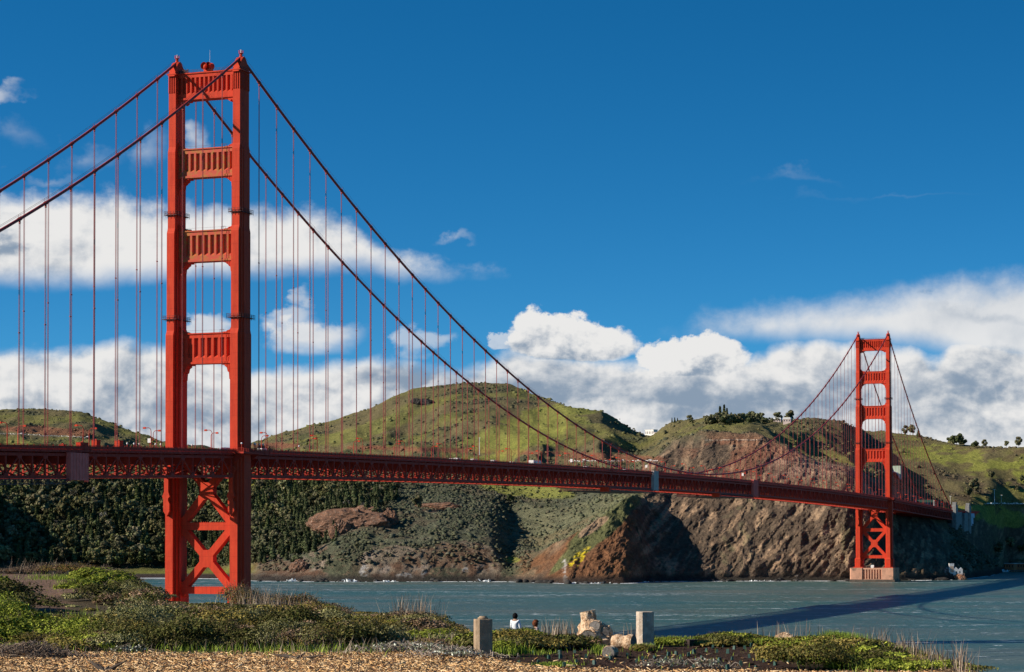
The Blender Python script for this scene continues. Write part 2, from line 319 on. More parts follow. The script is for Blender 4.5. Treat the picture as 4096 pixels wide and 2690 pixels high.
def make_tower(Y0, label, rust):
    base = MB()
    for sx in (-1, 1):
        for zz in (13.2,): base.b2(sx*CX-4.3, sx*CX+4.3, Y0-7.4, Y0+7.4, 12.6, 13.42)
    t = base.build('tower', RED, bridge); t['label'] = label
    for sx in (-1, 1):
        x0 = sx*CX; m = MB(); m.loft([(z, section(x0, Y0, L, e, a)) for z, L, e, a in LEV])
        leg = m.build('leg', RED, t)
        g = MB()          # fluted cap: slots between raised ribs on the faces
        for fy in (-1, 1):
            for k in range(4): g.b2(x0-1.5+k*0.92, x0-1.5+k*0.92+.34, Y0+fy*3.75, Y0+fy*4.0, 212.6, 219.0)
        for fx in (-1, 1):
            for k in range(9): g.b2(x0+fx*1.55, x0+fx*1.80, Y0-3.5+k*.82, Y0-3.5+k*.82+.34, 212.6, 219.0)
        g.build('fluted_cap', RED, t)
        s = MB()          # saddle housing, a low hump that carries the cable over the top
        pr = [(-4.6, 218.9), (-3.9, 220.6), (-2.4, 223.3), (-1.2, 224.7), (0, 225.2), (1.2, 224.7), (2.4, 223.3), (3.9, 220.6), (4.6, 218.9)]
        s.prism([(Y0+a, b) for a, b in pr], 'x', x0-1.35, x0+1.35)
        s.b2(x0-2.0, x0+2.0, Y0-4.5, Y0+4.5, 219.5, 219.9)
        s.build('cable_saddle_housing', RED, t)
        r = MB()
        for fx in (-1, 1):
            for zz in (220.4, 220.95): r.bar((x0+fx*1.95, Y0-4.4, zz), (x0+fx*1.95, Y0+4.4, zz), .07)
            for k in range(7): r.bar((x0+fx*1.95, Y0-4.4+k*1.46, 219.8), (x0+fx*1.95, Y0-4.4+k*1.46, 221.0), .07)
        r.build('top_railing', DARKST, t)
        b = MB(); b.tube([(x0, Y0, 224.8), (x0, Y0, 225.6), (x0, Y0, 226.5)], [.85, .58, .5], 8)
        b.tube([(x0, Y0, 226.5), (x0, Y0, 226.6)], .95, 8)
        for k in range(8):
            a = k*math.pi/4; b.bar((x0+.92*math.cos(a), Y0+.92*math.sin(a), 226.6), (x0+.92*math.cos(a), Y0+.92*math.sin(a), 227.6), .06)
        for zz in (227.1, 227.6): b.tube([(x0+.92*math.cos(k*math.pi/6), Y0+.92*math.sin(k*math.pi/6), zz) for k in range(13)], .05, 5, False)
        b.build('beacon_pedestal', RED, t)
        l = MB(); l.tube([(x0, Y0, 226.6), (x0, Y0, 227.5), (x0, Y0, 228.1)], [.22, .22, .08], 8); l.build('aviation_beacon', WHITEP, t)
        for zw, L, e in ((166.0, 8.5, .4), (126.0, 9.9, .8)):
            w = MB(); hx, hy = 1.58+e+.75, L/2+.75
            w.b2(x0-hx, x0+hx, Y0-hy, Y0+hy, zw-.35, zw-.15)
            for zz in (zw+.45, zw+1.05):
                for sy_ in (-1, 1): w.bar((x0-hx, Y0+sy_*hy, zz), (x0+hx, Y0+sy_*hy, zz), .09)
                for sx_ in (-1, 1): w.bar((x0+sx_*hx, Y0-hy, zz), (x0+sx_*hx, Y0+hy, zz), .09)
            for k in range(5):
                for sy_ in (-1, 1): w.bar((x0-hx+k*hx/2, Y0+sy_*hy, zw-.9), (x0-hx+k*hx/2, Y0+sy_*hy, zw+1.1), .10)
            for k in range(9):
                for sx_ in (-1, 1): w.bar((x0+sx_*hx, Y0-hy+k*hy/4, zw-.9), (x0+sx_*hx, Y0-hy+k*hy/4, zw+1.1), .10)
            w.build('inspection_walkway', DARKST, t)
        # bracket hanging on the nose below the deck
        for fy in (-1, 1):
            k_ = MB(); yb = Y0+fy*(5.65+.75)
            k_.prism([(x0-1.6, 52.6), (x0-.2, 50.6), (x0+1.0, 52.6), (x0+1.0, 55.5), (x0+.4, 56.6), (x0+.4, 57.4), (x0+1.1, 58.2), (x0+.5, 60), (x0+.5, 66.5), (x0+1.2, 68.2), (x0+.6, 69.6), (x0-1.2, 69.6), (x0-2.0, 68.2), (x0-1.3, 66.5), (x0-1.3, 60), (x0-2.1, 58.2), (x0-1.6, 57.0)], 'y', yb-.8, yb+.7)
            k_.build('wind_bracket', RED, t)
    xi = CX-1.6
    for i, (z0, z1, nf, zb, e) in enumerate(STR):
        m = MB(); xe = xi-e+.3; T = 2.0
        m.b2(-xe, xe, Y0-T+.75, Y0+T-.75, z0+.4, z1-.4)                   # web
        m.b2(-xe, xe, Y0-T, Y0+T, z1-1.9, z1-.45); m.b2(-xe, xe, Y0-T-.35, Y0+T+.35, z1-.45, z1)      # top band and coping
        m.b2(-xe, xe, Y0-T, Y0+T, z0+.75, z0+2.3); m.b2(-xe, xe, Y0-T-.3, Y0+T+.3, z0, z0+.75)
        za, zc = z0+2.3, z1-1.9; pit = 2*xe/nf
        for f in (-1, 1):
            for k in range(nf+1):
                xk = -xe+k*pit; w = pit*.20
                yy = Y0+f*T; yi = Y0+f*(T-.9)
                P = [(xk-w*.9, yy), (xk+w*.9, yy), (xk+w*1.7, yi), (xk-w*1.7, yi)]
                m.prism(P if f > 0 else P[::-1], 'z', za, zc)
                # sloping foot of each flute
            m.add([(-xe, Y0+f*T, za), (xe, Y0+f*T, za), (xe, Y0+f*(T-.75), za+1.0), (-xe, Y0+f*(T-.75), za+1.0)], [(0, 1, 2, 3)])
        st = m.build('portal_strut', RUSTY if (rust and i in (1, 2)) else RED, t)
        if rust and i in (1, 2): st['label'] = 'rust streaked yellowed strut'
        # stepped corner brackets
        d = z0-zb
        for sx in (-1, 1):
            q = MB(); P = [(xe+.2, z0+.1), (xe-4.6, z0+.1), (xe-4.6, z0-.5), (xe-3.2, z0-.5), (xe-3.2, z0-1.0), (xe-2.3, z0-1.6), (xe-1.9, z0-d*.33), (xe-1.4, z0-d*.36), (xe-1.2, z0-d*.62), (xe-.6, z0-d*.67), (xe-.4, z0-d), (xe+.2, z0-d-.8)]
            q.prism([(sx*a, b) for a, b in P], 'y', Y0-T+.1, Y0+T-.1)
            q.build('corner_bracket', RED, t); q = MB()
            P = [(xe+.2, z1-.1), (xe-4.2, z1-.1), (xe-3.9, z1+.25), (xe-2.6, z1+.3), (xe-2.2, z1+.7), (xe-1.0, z1+1.0), (xe-.5, z1+2.2), (xe+.2, z1+2.8)]
            if i: q.prism([(sx*a, b) for a, b in P], 'y', Y0-T+.1, Y0+T-.1)
            if i: q.build('corner_bracket', RED, t)
        if i == 0:
            r = MB()
            for f in (-1, 1):
                for zz in (z1+.55, z1+1.1): r.bar((-xe+2, Y0+f*2.2, zz), (xe-2, Y0+f*2.2, zz), .07)
                for k in range(14): r.bar((-xe+2+k*(2*xe-4)/13, Y0+f*2.2, z1), (-xe+2+k*(2*xe-4)/13, Y0+f*2.2, z1+1.15), .07)
            for k in range(6): r.b2(-xe+.6+k*.7, -xe+1.0+k*.7, Y0-2, Y0-1.6, z1, z1+1.2+.3*(k % 2))
            r.build('strut_railing', DARKST, st)
        elif Y0 < 100:
            r = MB(); r.b2(xe-5.4, xe-3.7, Y0-1.6, Y0-1.5, z1+1.1, z1+1.2)
            for xx in (-5.4, -4.5, -3.7): r.bar((xe+xx, Y0-1.55, z1), (xe+xx, Y0-1.55, z1+1.2), .08)
            r.bar((-xe+1, Y0-1.5, z1+1.0), (xe-3, Y0-1.5, z1+1.0), .05); r.build('strut_railing', DARKST, st)
            if i == 2:
                r = MB(); r.b2(-xe+1.2, -xe+3.2, Y0-1.5, Y0-.4, z1, z1+.8); r.b2(-xe+3.4, -xe+4.6, Y0-1.5, Y0-.4, z1, z1+.6); r.build('equipment_case', BLACK, st)
    # lower bracing
    xe = CX-1.6-1.0
    def arm(m, a, b, w, T): m.bar((a[0], Y0, a[1]), (b[0], Y0, b[1]), T*2, w, up=(0, 0, 1))
    for zc_, zt, zb in ((60.2, 73.5, 47.2), (34.6, 46.8, 22.4)):
        m = MB()
        def strip(a, b, w, ya, yb):
            d = Vector((b[0]-a[0], b[1]-a[1])).normalized(); n_ = Vector((-d.y, d.x))*(w/2)
            P = [(a[0]-n_.x, a[1]-n_.y), (b[0]-n_.x, b[1]-n_.y), (b[0]+n_.x, b[1]+n_.y), (a[0]+n_.x, a[1]+n_.y)]
            m.prism(P, 'y', ya, yb)
        strip((-xe, zt), (xe, zb), 2.7, Y0-1.55, Y0+1.55); strip((-xe, zb), (xe, zt), 2.7, Y0-1.553, Y0+1.553)
        o_ = 2.9; c_ = 1.1; m.prism([(-o_, zc_-c_), (-c_, zc_-3.3), (c_, zc_-3.3), (o_, zc_-c_), (o_, zc_+c_), (c_, zc_+3.3), (-c_, zc_+3.3), (-o_, zc_+c_)], 'y', Y0-1.56, Y0+1.56)
        m.build('cross_brace', RED, t)
    for z0, z1 in ((45.4, 48.3), (21.2, 23.9)):
        m = MB(); m.b2(-xe, xe, Y0-1.52, Y0+1.52, z0, z1)
        for sx in (-1, 1):
            zc_ = (z0+z1)/2; m.prism([(sx*(xe+.5), zc_-4.2), (sx*(xe-2.0), zc_-1.9), (sx*(xe-2.0), zc_+1.9), (sx*(xe+.5), zc_+4.2)], 'y', Y0-1.565, Y0+1.565)
        for k in range(24): m.b2(-xe+.8+k*.82, -xe+.95+k*.82, Y0-1.4, Y0-1.3, z1, z1+.35)
        m.build('horizontal_brace', RED, t)
    # deck level pilaster: lighter plate where the footway passes the leg
    return t
tw1 = make_tower(0.0, 'nearer tower of the bridge, tallest in view', True)
tw2 = make_tower(SPAN, 'farther tower standing on a fluted concrete pier under the cliff', False)
# things on the near tower top
m = MB()
for dx_, r_ in ((-.7, 1.0), (.9, 1.0)):
    y0 = -.6 if dx_ < 0 else -.2
    prof = [(-2.0, 1.45), (-1.85, 1.5), (-1.6, 1.2), (.2, 1.1), (.3, 1.45), (.45, 1.45)]
    m.tube([(dx_+.1*a, y0+a, 222.4) for a, _ in prof], [b for _, b in prof], 20, False)
    m.tube([(dx_-.14, y0-1.4, 222.4), (dx_-.1, y0-1.0, 222.4)], 1.15, 20)
m.b2(-1.6, 1.6, -1.2, .4, 220.2, 221.4)
o = m.build('navigation_horn', RED, tw1, True)
m = MB(); m.tube([(0.0, 0.8, 220.2), (0.0, .8, 229.0)], [.09, .05], 6); m.build('antenna', WHITEP, tw1)
# ---- piers
def make_pier(Y0, label):
    x1, y1 = 20.2, 12.5; m = MB()
    for sx in (-1, 1):
        P = [(sx*9.0, Y0-y1), (sx*(x1-1), Y0-y1), (sx*x1, Y0-y1+1), (sx*x1, Y0+y1-1), (sx*(x1-1), Y0+y1), (sx*9.0, Y0+y1)]
        m.prism(P if sx > 0 else P[::-1], 'z', -4, 12.62)
    m.b2(-9, 9, Y0-y1+1.9, Y0+y1-1.9, -4, 12.3)
    m.b2(-9, 9, Y0-y1+.7, Y0+y1-.7, -4, 2.6); m.b2(-9, 9, Y0-y1+.7, Y0+y1-.7, 11.2, 12.5)
    for k in range(8):
        xk = -8.6+k*2.46
        for f in (-1, 1): m.prism([(xk-.55, Y0+f*(y1-.8)), (xk+.55, Y0+f*(y1-.8)), (xk+.75, Y0+f*(y1-2.2)), (xk-.75, Y0+f*(y1-2.2))], 'z', 2.6, 11.2)
    for k in range(5):
        yk = Y0-8+k*4.0; m.prism([(x1, yk-.9), (x1+.5, yk-.6), (x1+.5, yk+.6), (x1, yk+.9)], 'z', 0.5, 12.0)
    p = m.build('pier', CONC, bridge); p['label'] = label
    w = MB(); w.b2(-x1-.35, x1+.35, Y0-y1-.35, Y0+y1+.35, -4, 2.2); w.build('tide_stained_footing', mottled('tide_stain', (.07, .055, .045), (.11, .08, .06), .3, .8, 6, .2), p)
    r = MB()
    for zz in (13.0, 13.6):
        for f in (-1, 1): r.bar((-x1+.6, Y0+f*(y1-.6), zz), (x1-.6, Y0+f*(y1-.6), zz), .08); r.bar((f*(x1-.6), Y0-y1+.6, zz), (f*(x1-.6), Y0+y1-.6, zz), .08)
    for k in range(14):
        for f in (-1, 1): r.bar((-x1+.6+k*3.0, Y0+f*(y1-.6), 12.5), (-x1+.6+k*3.0, Y0+f*(y1-.6), 13.7), .09)
    r.build('railing', DARKST, p)
    if Y0 > 10: q = MB(); q.b2(-1.6, 1.2, Y0-y1+3, Y0-y1+5, 12.5, 15.2); q.build('equipment_hut', WHITEP, p)
make_pier(0.0, 'concrete pier of the nearer tower'); make_pier(SPAN, 'fluted concrete pier of the farther tower, stained dark at the waterline')
# ---- cables
for sx in (-1, 1):
    ys = list(np.arange(-343, 0, 7.62))+[0.0]; ys = [-343.0]+ys[1:]
    ys += list(np.arange(7.62, SPAN, 7.62))+[SPAN]+list(np.arange(SPAN+7.62, SPAN+343, 7.62))+[SPAN+343]
    m = MB(); m.tube([(sx*CX, y, cabz(y)) for y in ys], .50, 10)
    c = m.build('main_cable', CABLE, bridge, True)
    far_ = MB(); hr = MB()
    for y in np.concatenate([-np.arange(1, 23)*15.24, np.arange(1, 84)*15.24, SPAN+np.arange(1, 23)*15.24]):
        if 4 < y < SPAN-4 or y < -4 or y > SPAN+4:
            z = cabz(y); s_ = (cabz(y+1)-cabz(y-1))/2; d = Vector((0, 1, s_)).normalized(); p = Vector((sx*CX, y, z))
            m = MB() if -172 < y < 560 else far_
            m.tube([p-d*.75, p+d*.75], .66, 8); m.b2(sx*CX-.28, sx*CX+.28, y-.18, y+.18, z-1.5, z-.5)
            if m is not far_: m.build('cable_band', CABLE, c, fix=False)
            for q in (-1, 1): hr.bar((sx*CX+q*.45, y, z+.3), (sx*CX+q*.45, y, z+1.5), .07)
    o = far_.build('cable_band', CABLE, c, fix=False); o['kind'] = 'stuff'
    for q in (-1, 1): hr.tube([(sx*CX+q*.45, y, cabz(y)+1.45) for y in ys], .045, 4, False)
    hr.build('hand_rope', CABLE, c)
# ---- suspenders
susp = []
for sx in (-1, 1):
    for y in np.concatenate([-np.arange(1, 22)*15.24, np.arange(1, 84)*15.24, SPAN+np.arange(1, 22)*15.24]):
        if cabz(y)-(RT(y)-2.6) > .8: susp.append((math.hypot(y-CAM[1], sx*CX-CAM[0])+(0 if y > -170 else 9000), sx, float(y)))
susp.sort(); rest = MB()
for i, (d, sx, y) in enumerate(susp):
    m = MB() if i < 99 else rest
    z1 = cabz(y)-1.3; z0 = RT(y)-2.6
    for q in (-1, 1): m.tube([(sx*CX, y+q*.27, z0), (sx*CX, y+q*.27, z1)], .085, 6, False)
    if z1-z0 > 40: m.box((sx*CX, y, z0+(z1-z0)*.52), (.3, .9, .35))
    if i < 99: m.build('suspender', ROPE, bridge, fix=False)
o = rest.build('suspender', ROPE, bridge, fix=False); o['kind'] = 'stuff'; o['label'] = 'the thinner looking suspenders farther along the span'
# ---- deck
YS = np.arange(-343, SPAN+343+1, 7.6224)
def strip_y(m, x0, x1, za, zb, ys=YS):
    V = []; F = []
    for y in ys:
        R_ = RT(y); V += [(x0, y, R_+za), (x1, y, R_+za), (x1, y, R_+zb), (x0, y, R_+zb)]
    n = len(ys)
    for i in range(n-1): F += [(i*4+k, i*4+(k+1) % 4, (i+1)*4+(k+1) % 4, (i+1)*4+k) for k in range(4)]
    F += [(3, 2, 1, 0), tuple((n-1)*4+k for k in range(4))]
    m.add(V, F)
m = MB(); strip_y(m, -9.3, 9.3, -2.0, -1.55); m.build('roadway', ASPH, bridge)
m = MB()
for sx in (-1, 1): strip_y(m, sx*9.3, sx*14.35, -1.95, -1.35)
for k in range(-45, 214):
    y = k*7.62
    if -343 < y < SPAN+340: m.b2(9.45, 9.52, y-2.2, y+2.2, RT(y)-1.2, RT(y)-.85)
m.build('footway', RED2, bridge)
for sx in (-1, 1):
    m = MB(); X0 = sx*14.55
    strip_y(m, X0-.06, X0+.06, -2.35, -1.55); strip_y(m, X0-.09, X0+.09, -.14, 0.0); strip_y(m, X0-.05, X0+.05, -1.35, -1.22); strip_y(m, X0-.03, X0+.03, -1.22, -.30)
    for y in np.arange(-343, SPAN+343, 3.81):
        R_ = RT(y); m.b2(X0-.14, X0+.14, y-.1, y+.1, R_-2.35, R_+.06)
    m.build('outer_railing', RED2, bridge)
    m = MB(); X0 = sx*CX
    strip_y(m, X0-.35, X0+.35, -3.7, -2.75); strip_y(m, X0-.35, X0+.35, -10.95, -10.0)
    k = 0
    for y in np.arange(-45*7.62, SPAN+341, 7.62):
        R_ = RT(y); top = (k % 2 == 1)
        if abs(y) < 5.9 or abs(y-SPAN) < 5.9: k += 1; continue
        m.b2(X0-.3, X0+.3, y-.28, y+.28, R_-10.0, R_-3.7)
        if top: m.prism([(y-1.5, R_-3.2), (y-1.1, R_-4.6), (y+1.1, R_-4.6), (y+1.5, R_-3.2)], 'x', X0-.4, X0+.4)
        else: m.prism([(y-1.5, R_-10.5), (y-1.1, R_-9.3), (y+1.1, R_-9.3), (y+1.5, R_-10.5)], 'x', X0-.4, X0+.4)
        y2 = y+7.62; R2 = RT(y2)
        if y2 < SPAN+343:
            a, b = ((y, R_-3.6), (y2, R2-10.1)) if top else ((y, R_-10.1), (y2, R2-3.6))
            m.bar((X0, a[0], a[1]), (X0, b[0], b[1]), .42, .42)
        k += 1
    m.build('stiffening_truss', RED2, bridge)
m = MB()
for y in np.arange(-45*7.62, SPAN+341, 7.62):
    R_ = RT(y); m.b2(-13.4, 13.4, y-.18, y+.18, R_-6.0, R_-2.05)
    m.b2(-13.4, 13.4, y-.22, y+.22, R_-10.8, R_-10.1)
    m.bar((-13.2, y, R_-10.2), (0, y, R_-6.0), .3); m.bar((13.2, y, R_-10.2), (0, y, R_-6.0), .3)
    y2 = min(y+7.62, SPAN+342); m.bar((-13, y, R_-10.4), (13, y2, RT(y2)-10.4), .3); m.bar((13, y, R_-10.7), (-13, y2, RT(y2)-10.7), .3)
for x in (-11, -7, -3, 3, 7, 11): strip_y(m, x-.15, x+.15, -3.1, -2.1)
for x in (-6, 6): strip_y(m, x-.12, x+.12, -10.2, -9.9)
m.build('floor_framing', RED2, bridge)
m = MB()   # footway widening round the near tower leg
for Y0 in (0.0, SPAN):
    for sx in (-1, 1):
        R_ = RT(Y0); m.b2(sx*14.6, sx*19.0, Y0-7.8, Y0+7.8, R_-2.2, R_-1.5)
        for y in np.arange(-7.8, 7.9, 1.3): m.bar((sx*18.95, Y0+y, R_-1.5), (sx*18.95, Y0+y, R_-.1), .12)
        for zz in (-.12, -.6, -1.1): m.bar((sx*18.95, Y0-7.8, R_+zz), (sx*18.95, Y0+7.8, R_+zz), .10)
        for f in (-1, 1):
            for zz in (-.12, -.6, -1.1): m.bar((sx*14.6, Y0+f*7.8, R_+zz), (sx*18.95, Y0+f*7.8, R_+zz), .10)
            m.prism([(sx*14.2, R_-2.2), (sx*18.8, R_-2.2), (sx*14.2, R_-5.4)], 'y', Y0+f*5.6-.25, Y0+f*5.6+.25)
m.build('tower_footway', RED2, bridge)
# ---- concrete pylons and viaduct at the north end
def pylon(Y0, hw, ztop, label):
    m = MB()
    for sx in (-1, 1):
        m.prism([(sx*12.2, Y0-4.5), (sx*16.6, Y0-4.5), (sx*17.6, Y0-3), (sx*17.6, Y0+3), (sx*16.6, Y0+4.5), (sx*12.2, Y0+4.5)], 'z', 0, ztop-3)
        for yy in (-3.0, .6): m.b2(sx*12.7, sx*16.4, Y0+yy, Y0+yy+2.4, ztop-3, ztop)
    m.b2(-12.2, 12.2, Y0-3.4, Y0+3.4, 10, 54)
    p = m.build('concrete_pylon', CONCG, bridge); p['label'] = label
pylon(1634.0, 4.5, 76.5, 'grey concrete pylon where the cable meets the deck')
pylon(1722.0, 4.5, 76.5, 'second grey concrete pylon of the north anchorage')
m = MB(); m.b2(-12, 15.8, 1690, 1717.4, 0, 65.5); m.b2(-12, 13.5, 1638.6, 1690, 20, 66.5); m.b2(15.8, 17.2, 1700, 1712, 0, 44); m.build('anchorage_block', CONCG, bridge)
m = MB(); m.b2(-12.0, 12.0, 1624, 1840, 66.2, 67.4)
for sx in (-1, 1): m.b2(sx*12.6-.1, sx*12.6+.1, 1638, 1840, 66.8, 68.4); m.b2(sx*11-.4, sx*11+.4, 1726, 1840, 61.5, 66.2)
m.build('viaduct_deck', RED2, bridge)
m = MB()
for yy in (1736, 1748):
    for xx in (-11, 11): m.b2(xx-.7, xx+.7, yy-.7, yy+.7, 0, 61.5)
    for z in range(12, 60, 8):
        m.bar((11, yy, z), (-11, yy, z+8), .5); m.bar((-11, yy, z), (11, yy, z+8), .5)
for z in range(12, 60, 8):
    for xx in (-11, 11): m.bar((xx, 1736, z), (xx, 1748, z+8), .5); m.bar((xx, 1748, z), (xx, 1736, z+8), .5)
m.build('viaduct_trestle', RED2, bridge)
m = MB(); m.b2(11.5, 14.5, 1730, 1760, 52.0, 60.6); m.prism([(1732, 60.8), (1764, 60.8), (1760, 65.6), (1744, 65.6)], 'x', 12.5, 15.5)
tag(m.build('scaffold_cover', mottled('blue_white_tarp', (.5, .6, .72), (.4, .5, .62), .3, .6)), 'pale blue tarpaulin cover hung under the viaduct deck on the red trestle', 'tarpaulin')

# ---- street lamps on the deck
def lamp_proto(h=8.6, arm=2.1):
    r = empty('street_lamp'); m = MB(); m.tube([(0, 0, 0), (0, 0, .6), (0, 0, h-1.4)], [.26, .17, .13], 8); m.build('pole', RED2, r, True)
    m = MB(); m.tube([(0, 0, h-1.5)]+[(-arm*.55*(1-math.cos(t)), 0, h-1.5+1.3*math.sin(t)) for t in np.linspace(.2, math.pi/2, 6)]+[(-arm, 0, h-.2)], .11, 8); m.build('curved_arm', RED2, r, True)
    m = MB(); m.b2(-arm-1.1, -arm+.05, -.28, .28, h-.46, h-.06); m.b2(-arm-.9, -arm-.1, -.2, .2, h-.06, h+.1); m.build('lamp_housing', RED, r)
    m = MB(); m.b2(-arm-.95, -arm-.15, -.2, .2, h-.58, h-.46); m.build('lens', LENS, r)
    return r
def copy_tree(o, parent=None):
    c = o.copy(); SC.collection.objects.link(c)
    if parent is not None: c.parent = parent
    for ch in o.children: copy_tree(ch, c)
    return c
lp = lamp_proto(); used = [False]
def place(proto, used, loc, rz=0.0, sc=1.0, **kw):
    o = proto if not used[0] else copy_tree(proto); used[0] = True
    o.location = loc; o.rotation_euler = (0, 0, rz); o.scale = (sc, sc, sc) if not isinstance(sc, tuple) else sc
    tag(o, **kw); return o
spots = [(10.5, -154+45.72*k) for k in range(4)]+[(10.5, 29+45.72*k) for k in range(28)]+[(-10.5, -115+45.7*k) for k in range(4)]+[(-10.5, 66+45.72*k) for k in range(27)]+[(10.5, 1312+40*k) for k in range(8)]+[(-10.5, 1330+40*k) for k in range(7)]
ORDN_ = 0
ordn = ['first', 'second', 'third', 'fourth', 'fifth', 'sixth', 'seventh', 'eighth', 'ninth', 'tenth', 'eleventh', 'twelfth', 'thirteenth', 'fourteenth', 'fifteenth', 'sixteenth', 'seventeenth', 'eighteenth', 'nineteenth', 'twentieth', 'twenty-first', 'twenty-second', 'twenty-third', 'twenty-fourth', 'twenty-fifth', 'twenty-sixth', 'twenty-seventh', 'twenty-eighth', 'twenty-ninth', 'thirtieth']
cnt = {}
for x, y in sorted(spots, key=lambda q: q[1]):
    sec = 'left of the near tower' if y < -5 else ('from the near tower toward midspan and beyond' if y < SPAN else 'beyond the far tower')
    side = 'near' if x > 0 else 'far'; k = cnt.get((side, sec), 0); cnt[(side, sec)] = k+1
    place(lp, used, (x, y, RT(y)-1.6), 0.0 if x > 0 else math.pi, label='%s deck lamp on the %s side, %s' % (ordn[k], side, sec), cat='street lamp', group='curved lamps along the bridge deck')
# low post lights by the towers
def postlight():
    r = empty('post_light'); m = MB(); m.tube([(0, 0, 0), (0, 0, 3.0)], .13, 8); m.build('post', RED2, r, True)
    m = MB(); m.tube([(0, 0, 3.0), (0, 0, 3.15), (0, 0, 3.5), (0, 0, 3.75)], [.15, .3, .36, .15], 8); m.build('lamp_head', WHITEP, r, True); return r
pl = postlight(); used = [False]
pls = [(13.2, 9.5), (13.2, 13.5), (13.2, 17.), (13.2, 20.), (13.2, 52.), (-13.2, -17.), (-13.2, -13.), (-13.2, 8.), (-13.2, 11.5), (-13.2, -38.), (-13.2, -33.), (-13.2, -29.), (17.5, -6.5), (17.5, 4.)]
for i, (x, y) in enumerate(pls):
    place(pl, used, (x, y, RT(y)-1.5), 0, label='%s from the left of the short post lights near the near tower' % ordn[sorted(range(len(pls)), key=lambda j: pls[j][0]*.35+pls[j][1]*.9).index(i)], cat='lamp', group='short post lights by the near tower')
# orange boxes, signs, vehicles
def cabin(loc, s, label):
    r = empty('equipment_cabin', loc); m = MB(); w, d, h = s; m.b2(-w/2, w/2, -d/2, d/2, 0, h)
    for k in range(5): m.b2(-w/2+k*w/4-.04, -w/2+k*w/4+.04, -d/2-.03, -d/2, .1, h-.1)
    m.build('cabin_wall', RED, r); m = MB(); m.b2(-w/2-.1, w/2+.1, -d/2-.1, d/2+.1, h, h+.15); m.b2(-.3, .3, -.3, .3, h+.15, h+.5); m.build('cabin_roof', RED2, r)
    tag(r, label, 'cabin', 'orange equipment cabins on the deck')
for i, (x, Yd) in enumerate(((1430, 3.6), (1770, 3.4))):
    px = x/3.72/KD; Pt = W1(px, 1770/KD, 700); d = Pt-CAM; t = (-12.2-CAM[0])/d[0]; yy = (CAM+d*t)[1]
    cabin((-12.2, yy, RT(yy)-1.5), (2.0, 2.8, 4.2), ['left tall orange cabin beside the footway left of the near tower', 'right tall orange cabin nearer the tower, beside the footway'][i])
cabin((-12.2, -84, RT(-84)-1.5), (1.8, 1.8, 2.4), 'low orange cabin just above the railing left of the tall cabins')
cabin((13, -113, RT(-113)-1.5), (1.6, 5.2, 2.3), 'low wide orange cabin above the maroon cover panel')
def sign(pxu, pxv, X0, w, h, label):
    d = ray(np.array([pxu]), np.array([pxv]))[:, 0]; t = (X0-CAM[0])/d[0]; P = CAM+d*t; z0 = RT(P[1])-1.5
    r = empty('road_sign', (P[0], P[1], z0)); m = MB(); m.tube([(0, .1, 0), (0, .1, P[2]-z0+h/2)], .09, 6); m.build('sign_post', RED2, r)
    m = MB(); m.box((0, 0, P[2]-z0), (w, .08, h)); m.build('sign_panel', WHITEP, r); tag(r, label, 'sign', 'plain white signs on the deck')
sign(598/KD, 1763/KD, -11.5, 1.6, 1.6, 'white square sign on the deck at the left edge of the near tower')
sign(2285/KD, 1843/KD, 12.5, 1.3, 1.7, 'white sign on the deck left of the grey cover panel, first of three past midspan')
sign(2585/KD, 1866/KD, 12.5, 1.3, 1.6, 'white sign on the deck directly left of the grey cover panel')
sign(2971/KD, 1899/KD, 12.5, 1.4, 1.8, 'white sign on the deck left of the narrow maroon cover panel')
r = empty('direction_sign', (0, 1540, RT(1540)-1.6)); m = MB(); m.b2(-9, 9, -.2, .2, 6.3, 8.9); m.build('sign_panel', mottled('dark_green_sign', (.02, .07, .05), (.02, .06, .05), 1, .5), r)
m = MB(); m.b2(-9.4, -9.0, -.2, .2, 0, 8.9); m.b2(9.0, 9.4, -.2, .2, 0, 8.9); m.b2(-9.9, -9.4, -.25, .25, 6.3, 8.9); m.build('gantry', WHITEP, r)
tag(r, 'dark overhead gantry sign across the road beyond the far tower', 'sign')
def vehicle(kind):
    r = empty({'bus': 'bus', 'van': 'van', 'car': 'car'}[kind]); L, w, h = {'bus': (12, 2.6, 3.3), 'van': (5.2, 2.0, 2.15), 'car': (4.5, 1.8, 1.45)}[kind]
    m = MB()
    if kind == 'car':
        m.prism([(-L/2, .35), (L/2, .35), (L/2, .75), (L/2-1.1, .9), (L/2-1.8, h-.05), (L/2-2.0, h), (-L/2+1.0, h), (-L/2+.7, h-.05), (-L/2+.2, .95), (-L/2, .8)], 'x', -w/2, w/2)
    else: m.prism([(-L/2, .4), (L/2, .4), (L/2+.05, 1.1), (L/2-.5 if kind == 'van' else L/2-.1, h-.2), (L/2-.8, h), (-L/2+.2, h), (-L/2, h-.2)], 'x', -w/2, w/2)
    m.build('body', WHITEP, r)
    m = MB()
    z0, z1 = {'bus': (1.5, 2.6), 'van': (1.15, 1.75), 'car': (.92, 1.32)}[kind]
    for sx in (-1, 1): m.b2(sx*(w/2), sx*(w/2+.02), -L/2+.9, L/2-(1.6 if kind != 'bus' else .4), z0, z1)
    m.build('side_window', GLASS, r)
    for sx in (-1, 1):
        for yy in (-L/2+1.0, L/2-1.0):
            q = MB(); q.tube([(sx*(w/2-.25), yy, .35), (sx*(w/2+.02), yy, .35)], .35, 12); q.build('wheel', BLACK, r)
    return r
pb = vehicle('bus'); ub = [False]; pv = vehicle('van'); uv_ = [False]; pc = vehicle('car'); uc = [False]
def onroad(pu, X0):
    d = ray(np.array([pu]), np.array([1080.]))[:, 0]; t = (X0-CAM[0])/d[0]; y = (CAM+d*t)[1]; return (X0, y, RT(y)-1.54)
